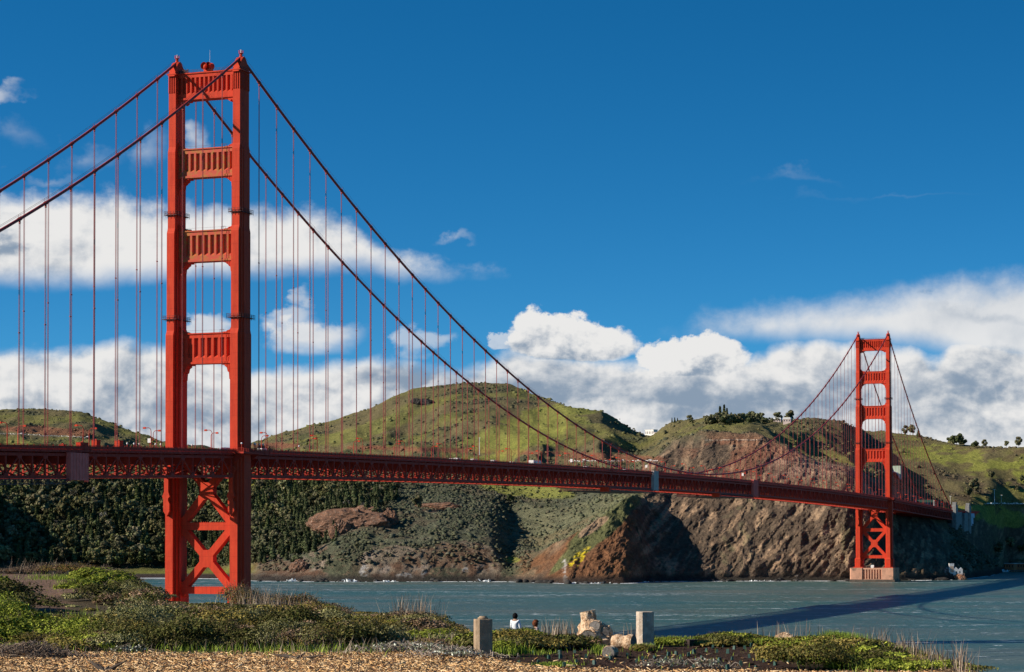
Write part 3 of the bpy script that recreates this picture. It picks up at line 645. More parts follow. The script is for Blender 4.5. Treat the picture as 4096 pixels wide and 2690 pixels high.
place(pb, ub, onroad(2140/KD, 7.4), 0, label='white bus roof showing above the deck railing near midspan', cat='bus')
for i, (pu, X0) in enumerate(((1812, 4.2), (1830, 7.4), (1895, 7.4), (2050, 4.), (2345, 7.4), (1050, 7.4), (905, 3.0), (1975, 7.4), (2500, 7.), (2440, -4.))):
    place(pv, uv_, onroad(pu/KD, X0), 0 if X0 > 0 else math.pi, label='white van roof on the bridge, %s along the deck from the left' % ordn[sorted([1812, 1830, 1895, 2050, 2345, 1050, 905, 1975, 2500, 2440]).index(pu)], cat='van', group='vans crossing the bridge')
# cover panels on the truss
def cover(y0, y1, z0, z1, mat, label, name='cover_panel'):
    m = MB(); R_ = RT((y0+y1)/2); m.b2(14.7, 15.5, y0, y1, R_+z0, R_+z1); n_ = max(3, int((y1-y0)/1.7))
    for k in range(n_+1): m.b2(15.5, 15.62, y0+k*(y1-y0)/n_-.07, y0+k*(y1-y0)/n_+.07, R_+z0, R_+z1)
    m.b2(13.9, 15.66, y0-.2, y0+.05, R_+z0-.5, R_+z1); m.b2(13.9, 15.66, y1-.05, y1+.2, R_+z0-.5, R_+z1)
    tag(m.build(name, mat), label, 'cover panel', 'cover panels hung on the truss')
cover(-124.4, -113.4, -11.6, -2.6, PURP, 'wide maroon ribbed cover panel on the truss at left')
cover(535.7, 545.1, -11.4, .2, GREYP, 'tall pale grey cover panel on the truss right of midspan')
cover(776.8, 790, -11.4, .3, PURP, 'narrow maroon cover panel on the truss nearer the far tower')
def traveler(y0, y1, label, lit):
    r = empty('hanging_platform', (0, y0, RT(y0)-11.2)); L = y1-y0; m = MB(); dz = RT(y1)-RT(y0)
    for x in (-15, 15):
        m.bar((x, 0, 0), (x, L, dz), .3); m.bar((x, 0, -1.5), (x, L, dz-1.5), .3); n_ = int(L/2.5)
        for k in range(n_): y = k*L/n_; z = dz*y/L; m.bar((x, y, z-1.5), (x, y+L/n_, z), .18); m.bar((x, y, z-1.5), (x, y, z), .18)
    m.b2(-15, 15, 0, L, -1.75, -1.55) if abs(dz) < .5 else m.bar((0, 0, -1.6), (0, L, dz-1.6), 28, .12)
    m.build('platform_truss', DARKST, r)
    if lit: m = MB(); m.b2(10, 15.2, -3.0, 1.0, -2.2, .2); m.b2(10, 15.3, -3.2, -2.9, -2.3, .3); m.build('end_cabin', RED, r)
    tag(r, label, 'work platform', 'maintenance platforms hung under the deck')
traveler(-230, -124, 'long maintenance platform slung under the truss at the left edge', False)
traveler(452, 540, 'maintenance platform with a red end cabin left of the grey cover panel', True)
traveler(690, 780, 'maintenance platform with a red end cabin left of the narrow maroon cover panel', True)

# ================================================================== headland terrain (height field sampled along rays from the shore inland)
T = {
-900: [(1343,2283),(1180,2330),(955,2430),(925,2530),(905,2620),(895,2700),(920,2900),(935,3200),(1000,3700)],
-420: [(1343,2283),(1200,2330),(985,2430),(955,2530),(938,2620),(925,2700),(940,2900),(948,3200),(1000,3700)],
-250: [(1343,2283),(1325,2400),(1235,2500),(1160,2600),(1110,2720),(1060,2860),(1000,3080),(950,3300),(1010,3700)],
0:    [(1343,2283),(1328,2430),(1280,2520),(1200,2640),(1135,2780),(1085,2900),(1020,3060),(954,3300),(1010,3700)],
90:   [(1343,2283),(1328,2430),(1285,2520),(1200,2640),(1135,2780),(1085,2900),(1020,3060),(950,3300),(1010,3700)],
190:  [(1343,2283),(1328,2440),(1285,2520),(1200,2640),(1130,2780),(1085,2900),(1024,3060),(958,3280),(1010,3700)],
300:  [(1343,2283),(1328,2440),(1290,2520),(1200,2640),(1130,2780),(1088,2900),(1040,3060),(1000,3230),(1030,3700)],
380:  [(1343,2283),(1328,2440),(1290,2520),(1210,2640),(1130,2780),(1090,2890),(1055,3020),(1028,3160),(1060,3700)],
520:  [(1346,2230),(1328,2380),(1285,2480),(1210,2600),(1145,2740),(1105,2860),(1065,3000),(1044,3160),(1070,3700)],
600:  [(1350,2135),(1310,2210),(1262,2330),(1205,2470),(1150,2620),(1108,2760),(1062,2950),(1022,3200),(1060,3700)],
700:  [(1351,2115),(1310,2160),(1262,2240),(1205,2360),(1150,2520),(1108,2680),(1060,2900),(988,3230),(1060,3700)],
780:  [(1352,2100),(1290,2135),(1235,2200),(1185,2310),(1150,2440),(1110,2600),(1060,2850),(972,3250),(1060,3700)],
850:  [(1352,2096),(1290,2125),(1235,2175),(1190,2260),(1150,2380),(1115,2520),(1060,2800),(947,3250),(1060,3700)],
960:  [(1352,2096),(1285,2122),(1245,2165),(1195,2240),(1150,2360),(1120,2480),(1060,2750),(903,3300),(1030,3700)],
1060: [(1352,2096),(1285,2122),(1240,2165),(1195,2240),(1150,2350),(1118,2460),(1060,2700),(887,3300),(1020,3700)],
1140: [(1352,2096),(1290,2122),(1245,2170),(1200,2250),(1158,2350),(1122,2450),(1065,2650),(884,3300),(1020,3700)],
1185: [(1353,2090),(1325,2110),(1265,2210),(1220,2290),(1170,2370),(1130,2450),(1068,2620),(889,3280),(1020,3700)],
1250: [(1355,2040),(1318,2070),(1292,2110),(1275,2200),(1195,2320),(1145,2430),(1072,2600),(916,3200),(1020,3700)],
1320: [(1357,2005),(1310,2035),(1252,2090),(1246,2190),(1190,2300),(1145,2400),(1070,2580),(944,2960),(1020,3700)],
1400: [(1357,2005),(1295,2040),(1203,2110),(1198,2200),(1162,2290),(1128,2390),(1065,2560),(954,2960),(1030,3700)],
1450: [(1357,2008),(1275,2055),(1166,2140),(1160,2210),(1142,2290),(1118,2370),(1066,2560),(985,3080),(1040,3700)],
1480: [(1357,2025),(1262,2085),(1152,2170),(1140,2220),(1128,2280),(1108,2350),(1068,2560),(1003,3160),(1050,3700)],
1510: [(1355,2075),(1290,2120),(1200,2168),(1140,2205),(1112,2245),(1088,2300),(1062,2480),(1014,3240),(1060,3700)],
1560: [(1354,2085),(1300,2122),(1215,2172),(1140,2215),(1088,2265),(1045,2315),(1024,2430),(1005,3100),(1060,3700)],
1650: [(1352,2093),(1295,2120),(1205,2164),(1122,2208),(1064,2262),(1031,2310),(1019,2430),(978,2960),(1060,3700)],
1750: [(1352,2096),(1295,2115),(1205,2150),(1122,2192),(1062,2248),(1028,2298),(1014,2450),(975,2900),(1060,3700)],
1820: [(1352,2096),(1292,2112),(1205,2140),(1128,2180),(1076,2228),(1042,2285),(1024,2460),(985,2850),(1060,3700)],
1900: [(1352,2096),(1292,2110),(1205,2130),(1140,2166),(1100,2212),(1074,2275),(1058,2450),(973,2800),(1060,3700)],
1960: [(1352,2096),(1290,2108),(1200,2124),(1145,2158),(1112,2204),(1092,2270),(1075,2450),(979,2830),(1060,3700)],
2010: [(1352,2098),(1282,2112),(1205,2132),(1160,2170),(1130,2225),(1108,2300),(1090,2600),(1003,2980),(1060,3700)],
2080: [(1352,2098),(1285,2135),(1232,2180),(1204,2230),(1182,2300),(1150,2420),(1108,2650),(1007,2960),(1060,3700)],
2150: [(1351,2115),(1306,2150),(1262,2205),(1228,2270),(1205,2330),(1178,2430),(1140,2630),(1016,2910),(1060,3700)],
2230: [(1350,2135),(1322,2165),(1288,2230),(1262,2310),(1248,2390),(1215,2480),(1172,2590),(1035,2850),(1080,3700)],
2300: [(1341,2330),(1330,2350),(1318,2385),(1312,2420),(1308,2520),(1240,2570),(1177,2600),(1038,2800),(1080,3700)],
2335: [(1331,2585),(1322,2625),(1312,2620),(1300,2625),(1270,2630),(1222,2635),(1171,2645),(1040,2780),(1080,3700)],
2400: [(1330,2612),(1318,2630),(1305,2636),(1285,2640),(1245,2644),(1205,2648),(1169,2655),(1042,2760),(1080,3700)],
2800: [(1327,2712),(1318,2760),(1305,2800),(1285,2850),(1245,2910),(1205,2960),(1169,3000),(1046,3200),(1080,3700)],
3400: [(1327,2712),(1318,2760),(1305,2800),(1285,2850),(1245,2910),(1205,2960),(1169,3000),(1060,3200),(1080,3700)],
}
TK = np.array(sorted(T)); TA = np.array([T[k] for k in TK], float)
us = np.concatenate([np.arange(-900, -60, 14), np.arange(-60, 2440, 3.2), np.arange(2440, 3400, 14)]); NU = len(us)
rows = [8, 56, 64, 52, 34, 30, 36, 46, 12]
pre = TA[:, 0:1].copy(); pre[:, :, 1] -= 60
TAA = np.concatenate([pre, TA], 1)
kn = np.concatenate([np.linspace(i, i+1, r, endpoint=False) for i, r in enumerate(rows)]+[[9.0]]); NR = len(kn)
VV = np.zeros((NU, 10)); DD = np.zeros((NU, 10))
uf = np.arange(-900, 3401, 4.0)
for k in range(10):
    for src, dst in ((0, VV), (1, DD)):
        y = np.interp(uf, TK, TAA[:, k, src]); w = np.hanning(9 if 1 < 2 else 5); w /= w.sum()
        y = np.convolve(np.pad(y, 4, 'edge'), w, 'valid'); dst[:, k] = np.interp(us, uf, y)
HOR = 1242.0
ZK = CAM[2]+(HOR-VV)*DD/5288.0; ZK[:, 0] = -10
i0 = np.minimum(kn.astype(int), 8); fr = kn-i0
Dg = DD[:, i0]*(1-fr)+DD[:, i0+1]*fr; Zg = ZK[:, i0]*(1-fr)+ZK[:, i0+1]*fr
w = np.hanning(13); w /= w.sum()
Zs = np.apply_along_axis(lambda q: np.convolve(np.pad(q, 6, 'edge'), w, 'valid'), 1, Zg); Ds = np.apply_along_axis(lambda q: np.convolve(np.pad(q, 6, 'edge'), w, 'valid'), 1, Dg)
sm = sstep(kn, .9, 1.6)[None]; Zg = Zg*(1-sm)+Zs*sm; Dg = Dg*(1-sm)+Ds*sm
hd = np.array([-math.sin(-YAW), math.cos(YAW)]); hr_ = np.array([math.cos(YAW), -math.sin(YAW)])
Ug = np.repeat(us[:, None], NR, 1); Kg = np.repeat(kn[None], NU, 0)
def xy(U_, D_): a = (U_-1190.0)/5288.0; return CAM[0]+D_*(hd[0]+a*hr_[0]), CAM[1]+D_*(hd[1]+a*hr_[1])
x0, y0 = xy(Ug, Dg)
cliff = sstep(Kg, 1.05, 1.5)*(1-sstep(Kg, 5.6, 6.4))
ck = sstep(Ug, 1190, 1280)*(1-sstep(Ug, 2180, 2300)); ckl = (1-ck)*sstep(Ug, 590, 660)*(1-sstep(Kg, 2.5, 3.6))
back = sstep(Kg, 3.0, 3.3)*(1-sstep(Ug, 1465, 1500)); cl = cliff*np.clip(ck*(1-.85*back)+ckl*.9, 0, 1)
rid = fbm(x0/70, y0/70, Zg/95, 5, True); rid2 = fbm(x0/26+5, y0/26, Zg/40, 4, True)
skyf = 1-.75*np.exp(-((Kg-8.0)/.7)**2)
sx_ = x0*.5+y0*.2; st_ = fbm((x0*.8+Zg*.9)/34, (y0*.5-Zg*.3)/60, Zg/120, 5, True); rid3 = fbm(x0/9+2, y0/9, Zg/15, 4, True)
acr = (x0-CAM[0])*hr_[0]+(y0-CAM[1])*hr_[1]; ws = (acr-Zg*.9); al = (acr+Zg)
s1 = fbm(ws/24, al/60, x0*0+2, 5, True); s2 = fbm(ws/7, al/16, x0*0+6, 4, True); s3 = fbm(acr/11, Zg/13, 1.0, 4)
Dn = Dg - cl*(rid*3.5+rid2*1.6+st_*2+s1*5.5+s2*1.6+s3*1.6-4)*(.75+.5*ck) - cl*sstep(Ug, 1380, 1420)*(1-sstep(Ug, 1500, 1560))*(rid2*7-3)
big = fbm(x0/190, y0/190, 0, 5)
rg = fbm(x0/230+3, y0/230+9, 0, 4, True)
wv = fbm(x0/300+11, y0/300, 0, 3)*.5; spur = fbm(acr/190+wv, Dg/900+wv, 4.0, 3, True)+.35*fbm(acr/70+wv, Dg/300, 8.0, 3, True)
dz_ = (big*14+rg*8+(spur*26-12)*(1-.6*sstep(Ug, 2000, 2100)))*sstep(Kg, 4.6, 6.6)*skyf*(1-.55*cl) + fbm(x0/45, y0/45, 0, 4)*5*sstep(Kg, 2.0, 3.5)*(.35+.65*skyf) + fbm(x0/12, y0/12, 0, 3)*1.4*sstep(Kg, 1.3, 2)
dz_ += cl*fbm(x0/7, y0/7, Zg/9, 4, True)*1.5
Zn = Zg+dz_
beach = sstep(Ug, 240, 300)*(1-sstep(Ug, 560, 610))*(1-sstep(Kg, 1.9, 2.4)); Zn = Zn*(1-beach)+(Zg)*beach
# road bench cut into the hillside
xg, yg = xy(Ug, Dn)
G3 = np.stack([xg, yg, Zn], -1)
Vp = HOR-(Zn-CAM[2])*5288.0/Dn          # where each bit of ground lies, used only to place surface cover
e1 = np.gradient(G3, axis=0); e2 = np.gradient(G3, axis=1); nn = np.cross(e1, e2); nn /= np.linalg.norm(nn, axis=2)[..., None]+1e-9; nn *= np.sign(nn[..., 2:3]+1e-9)
slope = 1-nn[..., 2]
# cover: scrub / grass / red soil / rock
N1 = fbm(x0/60, y0/60, 1.3, 5); N2 = fbm(x0/22+8, y0/22, 4.4, 4); N3 = fbm(x0/140+1, y0/140+4, 7, 4); N4 = fbm(x0/8, y0/8, 2, 3)
def C(*a): return np.array(a, float)
def mix(c, d, f): return c*(1-f[..., None])+d*f[..., None]
def blob(u0, v0, a, b, rot=0.0, k=.35):
    ca, sa = math.cos(rot), math.sin(rot); p = (Ug-u0)*ca+(Vp-v0)*sa; q = -(Ug-u0)*sa+(Vp-v0)*ca
    return sstep(1-np.sqrt((p/a)**2+(q/b)**2)+N2*k*.9+N1*k, 0, .18)
grass = C(.145, .140, .042); bright = C(.215, .225, .045); olive = C(.125, .105, .050); sage = C(.095, .102, .066); dscr = C(.046, .052, .030); brn = C(.095, .068, .045); redr = C(.22, .090, .052); rock = C(.24, .160, .100); pink = C(.38, .235, .165); drk = C(.032, .028, .025); sand = C(.05, .035, .03)
col = np.zeros(G3.shape)+olive
col = mix(col, grass, sstep(N3+N1*.5, -.15, .25)); col = mix(col, bright, sstep(N1*.8+N3*.5+N2*.4, .12, .4)*.8)
col = mix(col, brn, sstep(N2+N1*.8, .12, .4)*.55)
scrub = sstep(N1*.9+N2*.7-N3*.3, .02, .3); col = mix(col, dscr, scrub*.75)
low = (1-sstep(Kg, 5.6, 6.5))                      # front slopes below the deck: sage scrub
sc_low = low*sstep(Ug, 560, 620); col = mix(col, sage*(.75+.5*sstep(N2, -.3, .3))[..., None], sc_low*.9); col = mix(col, dscr, sc_low*sstep(N1+N2*.8, .05, .3)*.7); col = mix(col, brn, sc_low*sstep(N3+N2*.6, .08, .3)*.6)
forest = np.clip(blob(300, 1228, 560, 112, 0, .15)+blob(700, 1165, 210, 58, -.05, .9)+blob(640, 1240, 90, 56, 0, .9), 0, 1)*(1-beach); col = mix(col, dscr*.8, forest*.85)
# bare cliffs
steep = np.clip(sstep(slope, .34, .52)*sstep(Kg, 1.0, 1.2)*(1-sstep(Kg, 6.0, 6.6)), 0, 1)*sstep(Ug, 560, 620)*(1-back)
face = cl*sstep(Ug, 1200, 1290)*(1-sstep(Ug, 2160, 2240))*(1-back)
rcol = mix(np.zeros(G3.shape)+rock, C(.155, .108, .070), sstep(N2+N4*.5, -.05, .3)); rcol = mix(rcol, C(.31, .215, .135), sstep(N1-N2*.4, .0, .3)*.7); rcol = rcol*(.88+.38*s2+.34*N4+.26*s1)[..., None]; crk = fbm(ws/14, al/45, x0*0+9, 4, True); rcol = mix(rcol, C(.05, .04, .033), sstep(crk, .34, .56)*.75)
rcol = mix(rcol, C(.13, .12, .06), sstep(N3+N4*.5, .05, .35)*.55)
upper = sstep(1130-Vp, 0, 40)*sstep(Ug, 1560, 1640); rcol = mix(rcol, pink, upper*sstep(Ug, 1760, 1830)*.8*sstep(N2+.3, 0, .4)); rcol = mix(rcol, redr, upper*sstep(N1+N2*.5+.08, 0, .2)*.65)
N5 = fbm(x0/3.5, y0/3.5, Zg/3.5, 3); rockm = np.clip(steep*.9+face*.95, 0, 1); col = mix(col, rcol, rockm)
# nose: orange brown low, green strip high
nose = sstep(Ug, 1190, 1220)*(1-sstep(Ug, 1455, 1500))*(Kg < 4.3)
col = mix(col, C(.185, .085, .040)*(1+.25*N2[..., None]), nose*sstep(N1+.25, -.1, .25)*.9); col = mix(col, C(.12, .135, .055), np.clip(blob(1400, 1222, 130, 30, -.72, .3)+blob(1350, 1268, 110, 13, -.75, .3), 0, 1)*.9)
col = mix(col, pink, blob(1378, 1225, 42, 12, -.6)*.6)
for a in [(650,1318,90,26),(800,1225,52,18,-.35),(905,1215,26,14,-.5),(830,1195,30,9),(700,1335,60,12),(1010,1300,150,48),(940,1330,90,25),(1120,1330,50,30),(1020,1180,46,10,-.2),(745,1278,30,12,-.5),(880,1140,40,8)]: col = mix(col, mix(np.zeros(G3.shape)+C(.15, .085, .055), C(.19, .15, .11), sstep(N2+N4*.5, -.2, .2)), blob(*a, *([0.0] if len(a) == 4 else []), .8)*.75)
col = mix(col, pink, blob(812, 1222, 34, 10, -.35)*.7)
col = mix(col, bright, np.clip(blob(1230, 1140, 120, 20, .1)+blob(560, 1140, 50, 30)+blob(20, 1140, 60, 20)+blob(1190, 1300, 22, 9), 0, 1)*.75)
N5 = fbm(x0/3.5, y0/3.5, Zg/3.5, 3); col = mix(col, C(.62, .47, .02), np.clip(blob(1337, 1306, 34, 13, -.95, .9)+blob(1356, 1284, 22, 6, -.8, 1.1), 0, 1)*sstep(N5+N4*.5+.1, 0, .22)*.85*(Kg < 3.4))
for a in [(1312,1322,7,20),(985,1335,10,14),(940,1338,24,7),(845,1330,8,10),(1080,1325,10,10),(1850,1340,12,8),(2205,1330,6,8)]: col = mix(col, C(.42, .40, .37), blob(*a, 0, 1.5)*sstep(N5+.15, 0, .2)*(Kg < 2.9)*.7)
col = mix(col, C(.17, .17, .095)*(1+.3*N4[..., None]), back*sstep(Ug, 1180, 1230)*(Kg < 5.2)*.7)
for a in [(980,1318,26,9,-.4),(1050,1330,30,8,.2),(900,1322,20,8,-.5),(860,1290,22,6,-.4),(1120,1318,18,9,.3),(760,1310,24,7,-.4),(935,1262,16,5,-.3),(690,1300,20,6,-.3)]: col = mix(col, C(.30, .24, .19), blob(*a, 1.2)*sstep(N5+N4*.5+.1, 0, .2)*.7*(Kg < 3.6))
# red road cut bands
cut = np.clip(blob(110, 1000, 130, 10, .05, .4)+blob(1440, 1066, 130, 9, .02, .4)+blob(1100, 1048, 330, 6, .03, .5)+blob(640, 1035, 60, 8, 0, .4), 0, 1)*(Kg > 5); col = mix(col, redr*.9, cut*.75)
hg = np.clip(blob(1230, 1000, 170, 45, -.35, .5)*.7+blob(850, 1000, 140, 20, -.3, .5)*.5+blob(2200, 1060, 150, 26, .1, .7)+blob(2330, 1090, 120, 22, 0, .7)+blob(2260, 1185, 90, 10, 0, .7)+blob(2330, 1205, 80, 22, .1, .6), 0, 1)*(Kg > 4.6); col = mix(col, bright, hg*.8)
rs = sstep(Ug, 1840, 1950)*(Kg > 6.3); col = mix(col, C(.095, .068, .042), rs*sstep(N2+N1*.6+.06, 0, .25)*.75)
col = mix(col, sand, beach*sstep(1343-Vp, -8, 2)*(1-sstep(1338-Vp, 2, 6))); col = mix(col, bright*.8, beach*sstep(1333-Vp, 0, 3))
wet = (1-sstep(Zn, 3.0, 9.0+3*N2))*(1-beach); col = mix(col, drk, wet*.85)
col *= 1.2*(1+.14*sstep(Kg, 5.2, 6.4))[..., None]*(1+.30*N4+.16*N2+.5*N5*rockm)[..., None]; col = np.clip(col, .008, .9)
m_, n_, b_ = newmat('headland_ground'); at = n_.n('ShaderNodeVertexColor', layer_name='col'); p_ = geopos(n_)
fn = noise(n_, p_, .30, 10, .78); f2 = noise(n_, p_, 1.1, 4, .65)
c_ = mixc(n_, fn.step(.38, .62)*.7, X(n_, at.outputs[0]), mixc(n_, 1.0, X(n_, at.outputs[0]), (.38, .38, .42), 'MULTIPLY'))
c_ = mixc(n_, f2.step(.50, .64)*.55, c_, mixc(n_, 1.0, c_, (1.9, 1.75, 1.55), 'MULTIPLY'))
n_.link(c_, b_.inputs['Base Color']); b_.inputs['Roughness'].default_value = .95; b_.inputs['Specular IOR Level'].default_value = .1
bp = n_.n('ShaderNodeBump'); bp.inputs['Distance'].default_value = 3.2; bp.inputs['Strength'].default_value = .9; n_.link(fn+f2*.35, bp.inputs['Height']); n_.t.links.new(bp.outputs[0], b_.inputs['Normal'])
idx = np.arange(NU*NR).reshape(NU, NR)
Fq = np.stack([idx[:-1, :-1], idx[1:, :-1], idx[1:, 1:], idx[:-1, 1:]], -1).reshape(-1, 4)
me = npmesh('headland', G3.reshape(-1, 3), Fq, m_, True, col.reshape(-1, 3)); me.polygons.foreach_set('use_smooth', (rockm[:-1, :-1].reshape(-1) < .3)); o = link_mesh('headland', me); tag(o, kind='structure')
def ground_at(u, k):      # a point of the headland by column and knot
    i = int(np.argmin(abs(us-u))); j = int(np.argmin(abs(kn-k))); return G3[i, j]
def ground_uv(u, v, kmin=1.0, kmax=8.3):   # visible ground point nearest to (u,v)
    i = int(np.argmin(abs(us-u))); q = (kn >= kmin) & (kn <= kmax); j = np.where(q)[0]
    jj = j[np.argmin(abs(Vp[i, j]-v))]; return G3[i, jj]

# ---- scrub covering the slopes
flat = G3.reshape(-1, 3); fu = Ug.reshape(-1); fk = Kg.reshape(-1); fcol = col.reshape(-1, 3)
area = np.zeros((NU, NR)); area[:-1, :-1] = np.linalg.norm(np.cross(G3[1:, :-1]-G3[:-1, :-1], G3[:-1, 1:]-G3[:-1, :-1]), axis=2)
gr_ = (fcol[:, 1] > fcol[:, 0]*.98)
dens_ = area.reshape(-1)*((fk > 1.6) & (fk < 8.4) & (fu > -40) & (fu < 2420) & (rockm.reshape(-1) < .35) & (beach.reshape(-1) < .1) & (wet.reshape(-1) < .1))
dens_ = dens_*np.where(fk < 6.3, 2.8, .22)*(.08+np.clip(1-np.abs(fcol[:, 1]-.055)/.06, 0, 1)**1.5)*(1+2*scrub.reshape(-1))*(1-.9*forest.reshape(-1))*(1-.8*hg.reshape(-1))
NB = 36000; pick = RNG.choice(len(flat), NB, p=dens_/dens_.sum())
P = flat[pick]+RNG.normal(0, 2.0, (NB, 3))*[1, 1, 0]; sz = RNG.gamma(5, .22, NB)*np.where(fk[pick] < 6.3, 1.05, 1.25)+.3
# dome of two rings
an = np.arange(6)/6*2*np.pi
dome = np.concatenate([np.stack([np.cos(an), np.sin(an), an*0-.35], 1), np.stack([.75*np.cos(an+.5), .75*np.sin(an+.5), an*0+.5], 1), [[0, 0, .85]]])
df = [(i, (i+1) % 6, 6+i) for i in range(6)]+[((i+1) % 6, 6+(i+1) % 6, 6+i) for i in range(6)]+[(6+i, 6+(i+1) % 6, 12) for i in range(6)]
Vb = dome[None]*(1+RNG.normal(0, .22, (NB, 13, 1)))*sz[:, None, None]*np.array([1, 1, .75]); th = RNG.random(NB)*6.28; c_t, s_t = np.cos(th)[:, None], np.sin(th)[:, None]
Vb = np.stack([Vb[..., 0]*c_t-Vb[..., 1]*s_t, Vb[..., 0]*s_t+Vb[..., 1]*c_t, Vb[..., 2]], -1)+P[:, None]
Fb = (np.array(df)[None]+(np.arange(NB)*13)[:, None, None]).reshape(-1, 3)
pal = np.array([[.062, .074, .042], [.090, .102, .066], [.042, .052, .028], [.085, .068, .046], [.105, .105, .055]]); cb = pal[RNG.integers(0, 5, NB)]*(.7+.6*RNG.random((NB, 1)))
fm_ = np.where(fk[pick] < 6.3, .4, .72)[:, None]; cb = cb*(1-fm_)+fcol[pick]*fm_
scm, n_, b_ = newmat('scrub_leaves'); at = n_.n('ShaderNodeVertexColor', layer_name='col'); n_.link(mixc(n_, noise(n_, geopos(n_), 1.6, 3, .6).step(.35, .65)*.6, X(n_, at.outputs[0]), mixc(n_, 1.0, X(n_, at.outputs[0]), (.5, .5, .5), 'MULTIPLY')), b_.inputs['Base Color']); b_.inputs['Roughness'].default_value = .9; b_.inputs['Specular IOR Level'].default_value = .1
o = link_mesh('hillside_scrub', npmesh('hillside_scrub', Vb.reshape(-1, 3), Fb, scm, False, np.repeat(cb, 13, 0))); tag(o, 'low grey green coastal scrub covering the headland slopes', 'scrub', kind='stuff')

# ================================================================== water
wm, n_, b_ = newmat('sea_water'); p_ = geopos(n_)
sp = n_.n('ShaderNodeSeparateXYZ'); n_.link(p_, sp.inputs[0]); wx = X(n_, sp.outputs[0]); wy = X(n_, sp.outputs[1])
a_ = wx*cy-wy*sy; d_ = wx*sy+wy*cy                         # across / along the strait
big_ = noise(n_, vec(n_, a_/420.0, d_/150.0, 0.0), 1.0, 5, .55).step(.35, .66)
mid_ = noise(n_, vec(n_, a_/60.0, d_/26.0, 3.0), 1.0, 6, .6)
c_ = mixc(n_, big_, (.042, .112, .098), (.105, .128, .100)); c_ = mixc(n_, mid_.step(.35, .7)*.35, c_, (.040, .088, .086))
chop = noise(n_, vec(n_, a_/4.5, d_/2.2, 0.0), 1.0, 6, .7); caps = noise(n_, vec(n_, a_/34.0, d_/9.0, 9.0), 1.0, 3, .5)
lines = noise(n_, vec(n_, a_/300.0, d_/34.0, 4.0), 1.0, 3, .5).step(.56, .66)
fk_ = noise(n_, vec(n_, a_/7.0, d_/5.0, 2.0), 1.0, 5, .7)
foam = (fk_.step(.585, .64)*caps.step(.50, .60))+(fk_.step(.50, .58)*lines*caps.step(.42, .52))
c_ = mixc(n_, foam.clamp()*.85, c_, (.72, .76, .76)); n_.link(c_, b_.inputs['Base Color'])
b_.inputs['Roughness'].default_value = .38; b_.inputs['IOR'].default_value = 1.33; b_.inputs['Specular IOR Level'].default_value = .35
bp = n_.n('ShaderNodeBump'); bp.inputs['Distance'].default_value = .9; bp.inputs['Strength'].default_value = 1.0
n_.link(chop*.8+mid_*3.5+noise(n_, vec(n_, a_/14.0, d_/6.0, 1.0), 1.0, 5, .6)*1.4, bp.inputs['Height']); n_.t.links.new(bp.outputs[0], b_.inputs['Normal'])
o = link_mesh('water', npmesh('water', [(-30000, -3000, 0), (30000, -3000, 0), (30000, 30000, 0), (-30000, 30000, 0)], [(0, 1, 2, 3)], wm)); tag(o, kind='structure')
# surf along the shore
FOAM = mottled('surf', (.80, .82, .82), (.62, .66, .67), .25, .7)
V = []; F = []; 
for i in range(0, NU-1):
    if not -50 < us[i] < 2440: continue
    jj = np.argmax(Zn[i] > 0.2); sh = Dn[i, jj]; a = fbm(us[i]/33., 0.3, 5, 3); c = fbm(us[i]/6., 2.3, 1, 3)
    if Ug[i, 0] < 600: a = .35
    if a+c*.6 < -.16: continue
    wd_ = (4+16*max(0, a+.25+c*.6)); q = len(V)
    for t, dd in ((0, sh+4), (1, sh-wd_)):
        for s_ in (0, 1):
            uu = us[i+s_]; x_, y_ = xy(uu, dd-3*fbm(uu/4., t*3.3, 1, 2)); V.append((x_, y_, .35 if t == 0 else .12))
    F.append((q, q+1, q+3, q+2))
o = link_mesh('surf_foam', npmesh('surf_foam', V, F, FOAM)); tag(o, 'white surf breaking along the foot of the cliffs', 'surf', kind='stuff')
# splash clumps
m = MB()
for uu, hh, ww in ((810, 4, 12), (1130, 3.2, 14), (900, 2.4, 16), (1330, 2.5, 10), (1385, 2.2, 18), (680, 3.5, 8), (2330, 4.5, 10), (1500, 1.6, 16), (1760, 1.8, 24)):
    i = int(np.argmin(abs(us-uu))); jj = np.argmax(Zn[i] > 0.2); D0 = Dn[i, jj]-5
    for k in range(26):
        x_, y_ = xy(uu+random.gauss(0, ww*.6), D0+random.gauss(0, 2)); s_ = random.uniform(.3, 1.1)*hh*.4
        V8 = [(x_+s_*random.uniform(-1.6, 1.6), y_+s_*random.uniform(-1, 1), max(.05, random.uniform(0, hh)*random.random())) for _ in range(4)]; m.add(V8, [(0, 1, 2), (0, 2, 3), (0, 1, 3), (1, 2, 3)])
tag(m.build('wave_splash', FOAM), 'scattered white spray where waves hit the rocks', 'spray', kind='stuff')

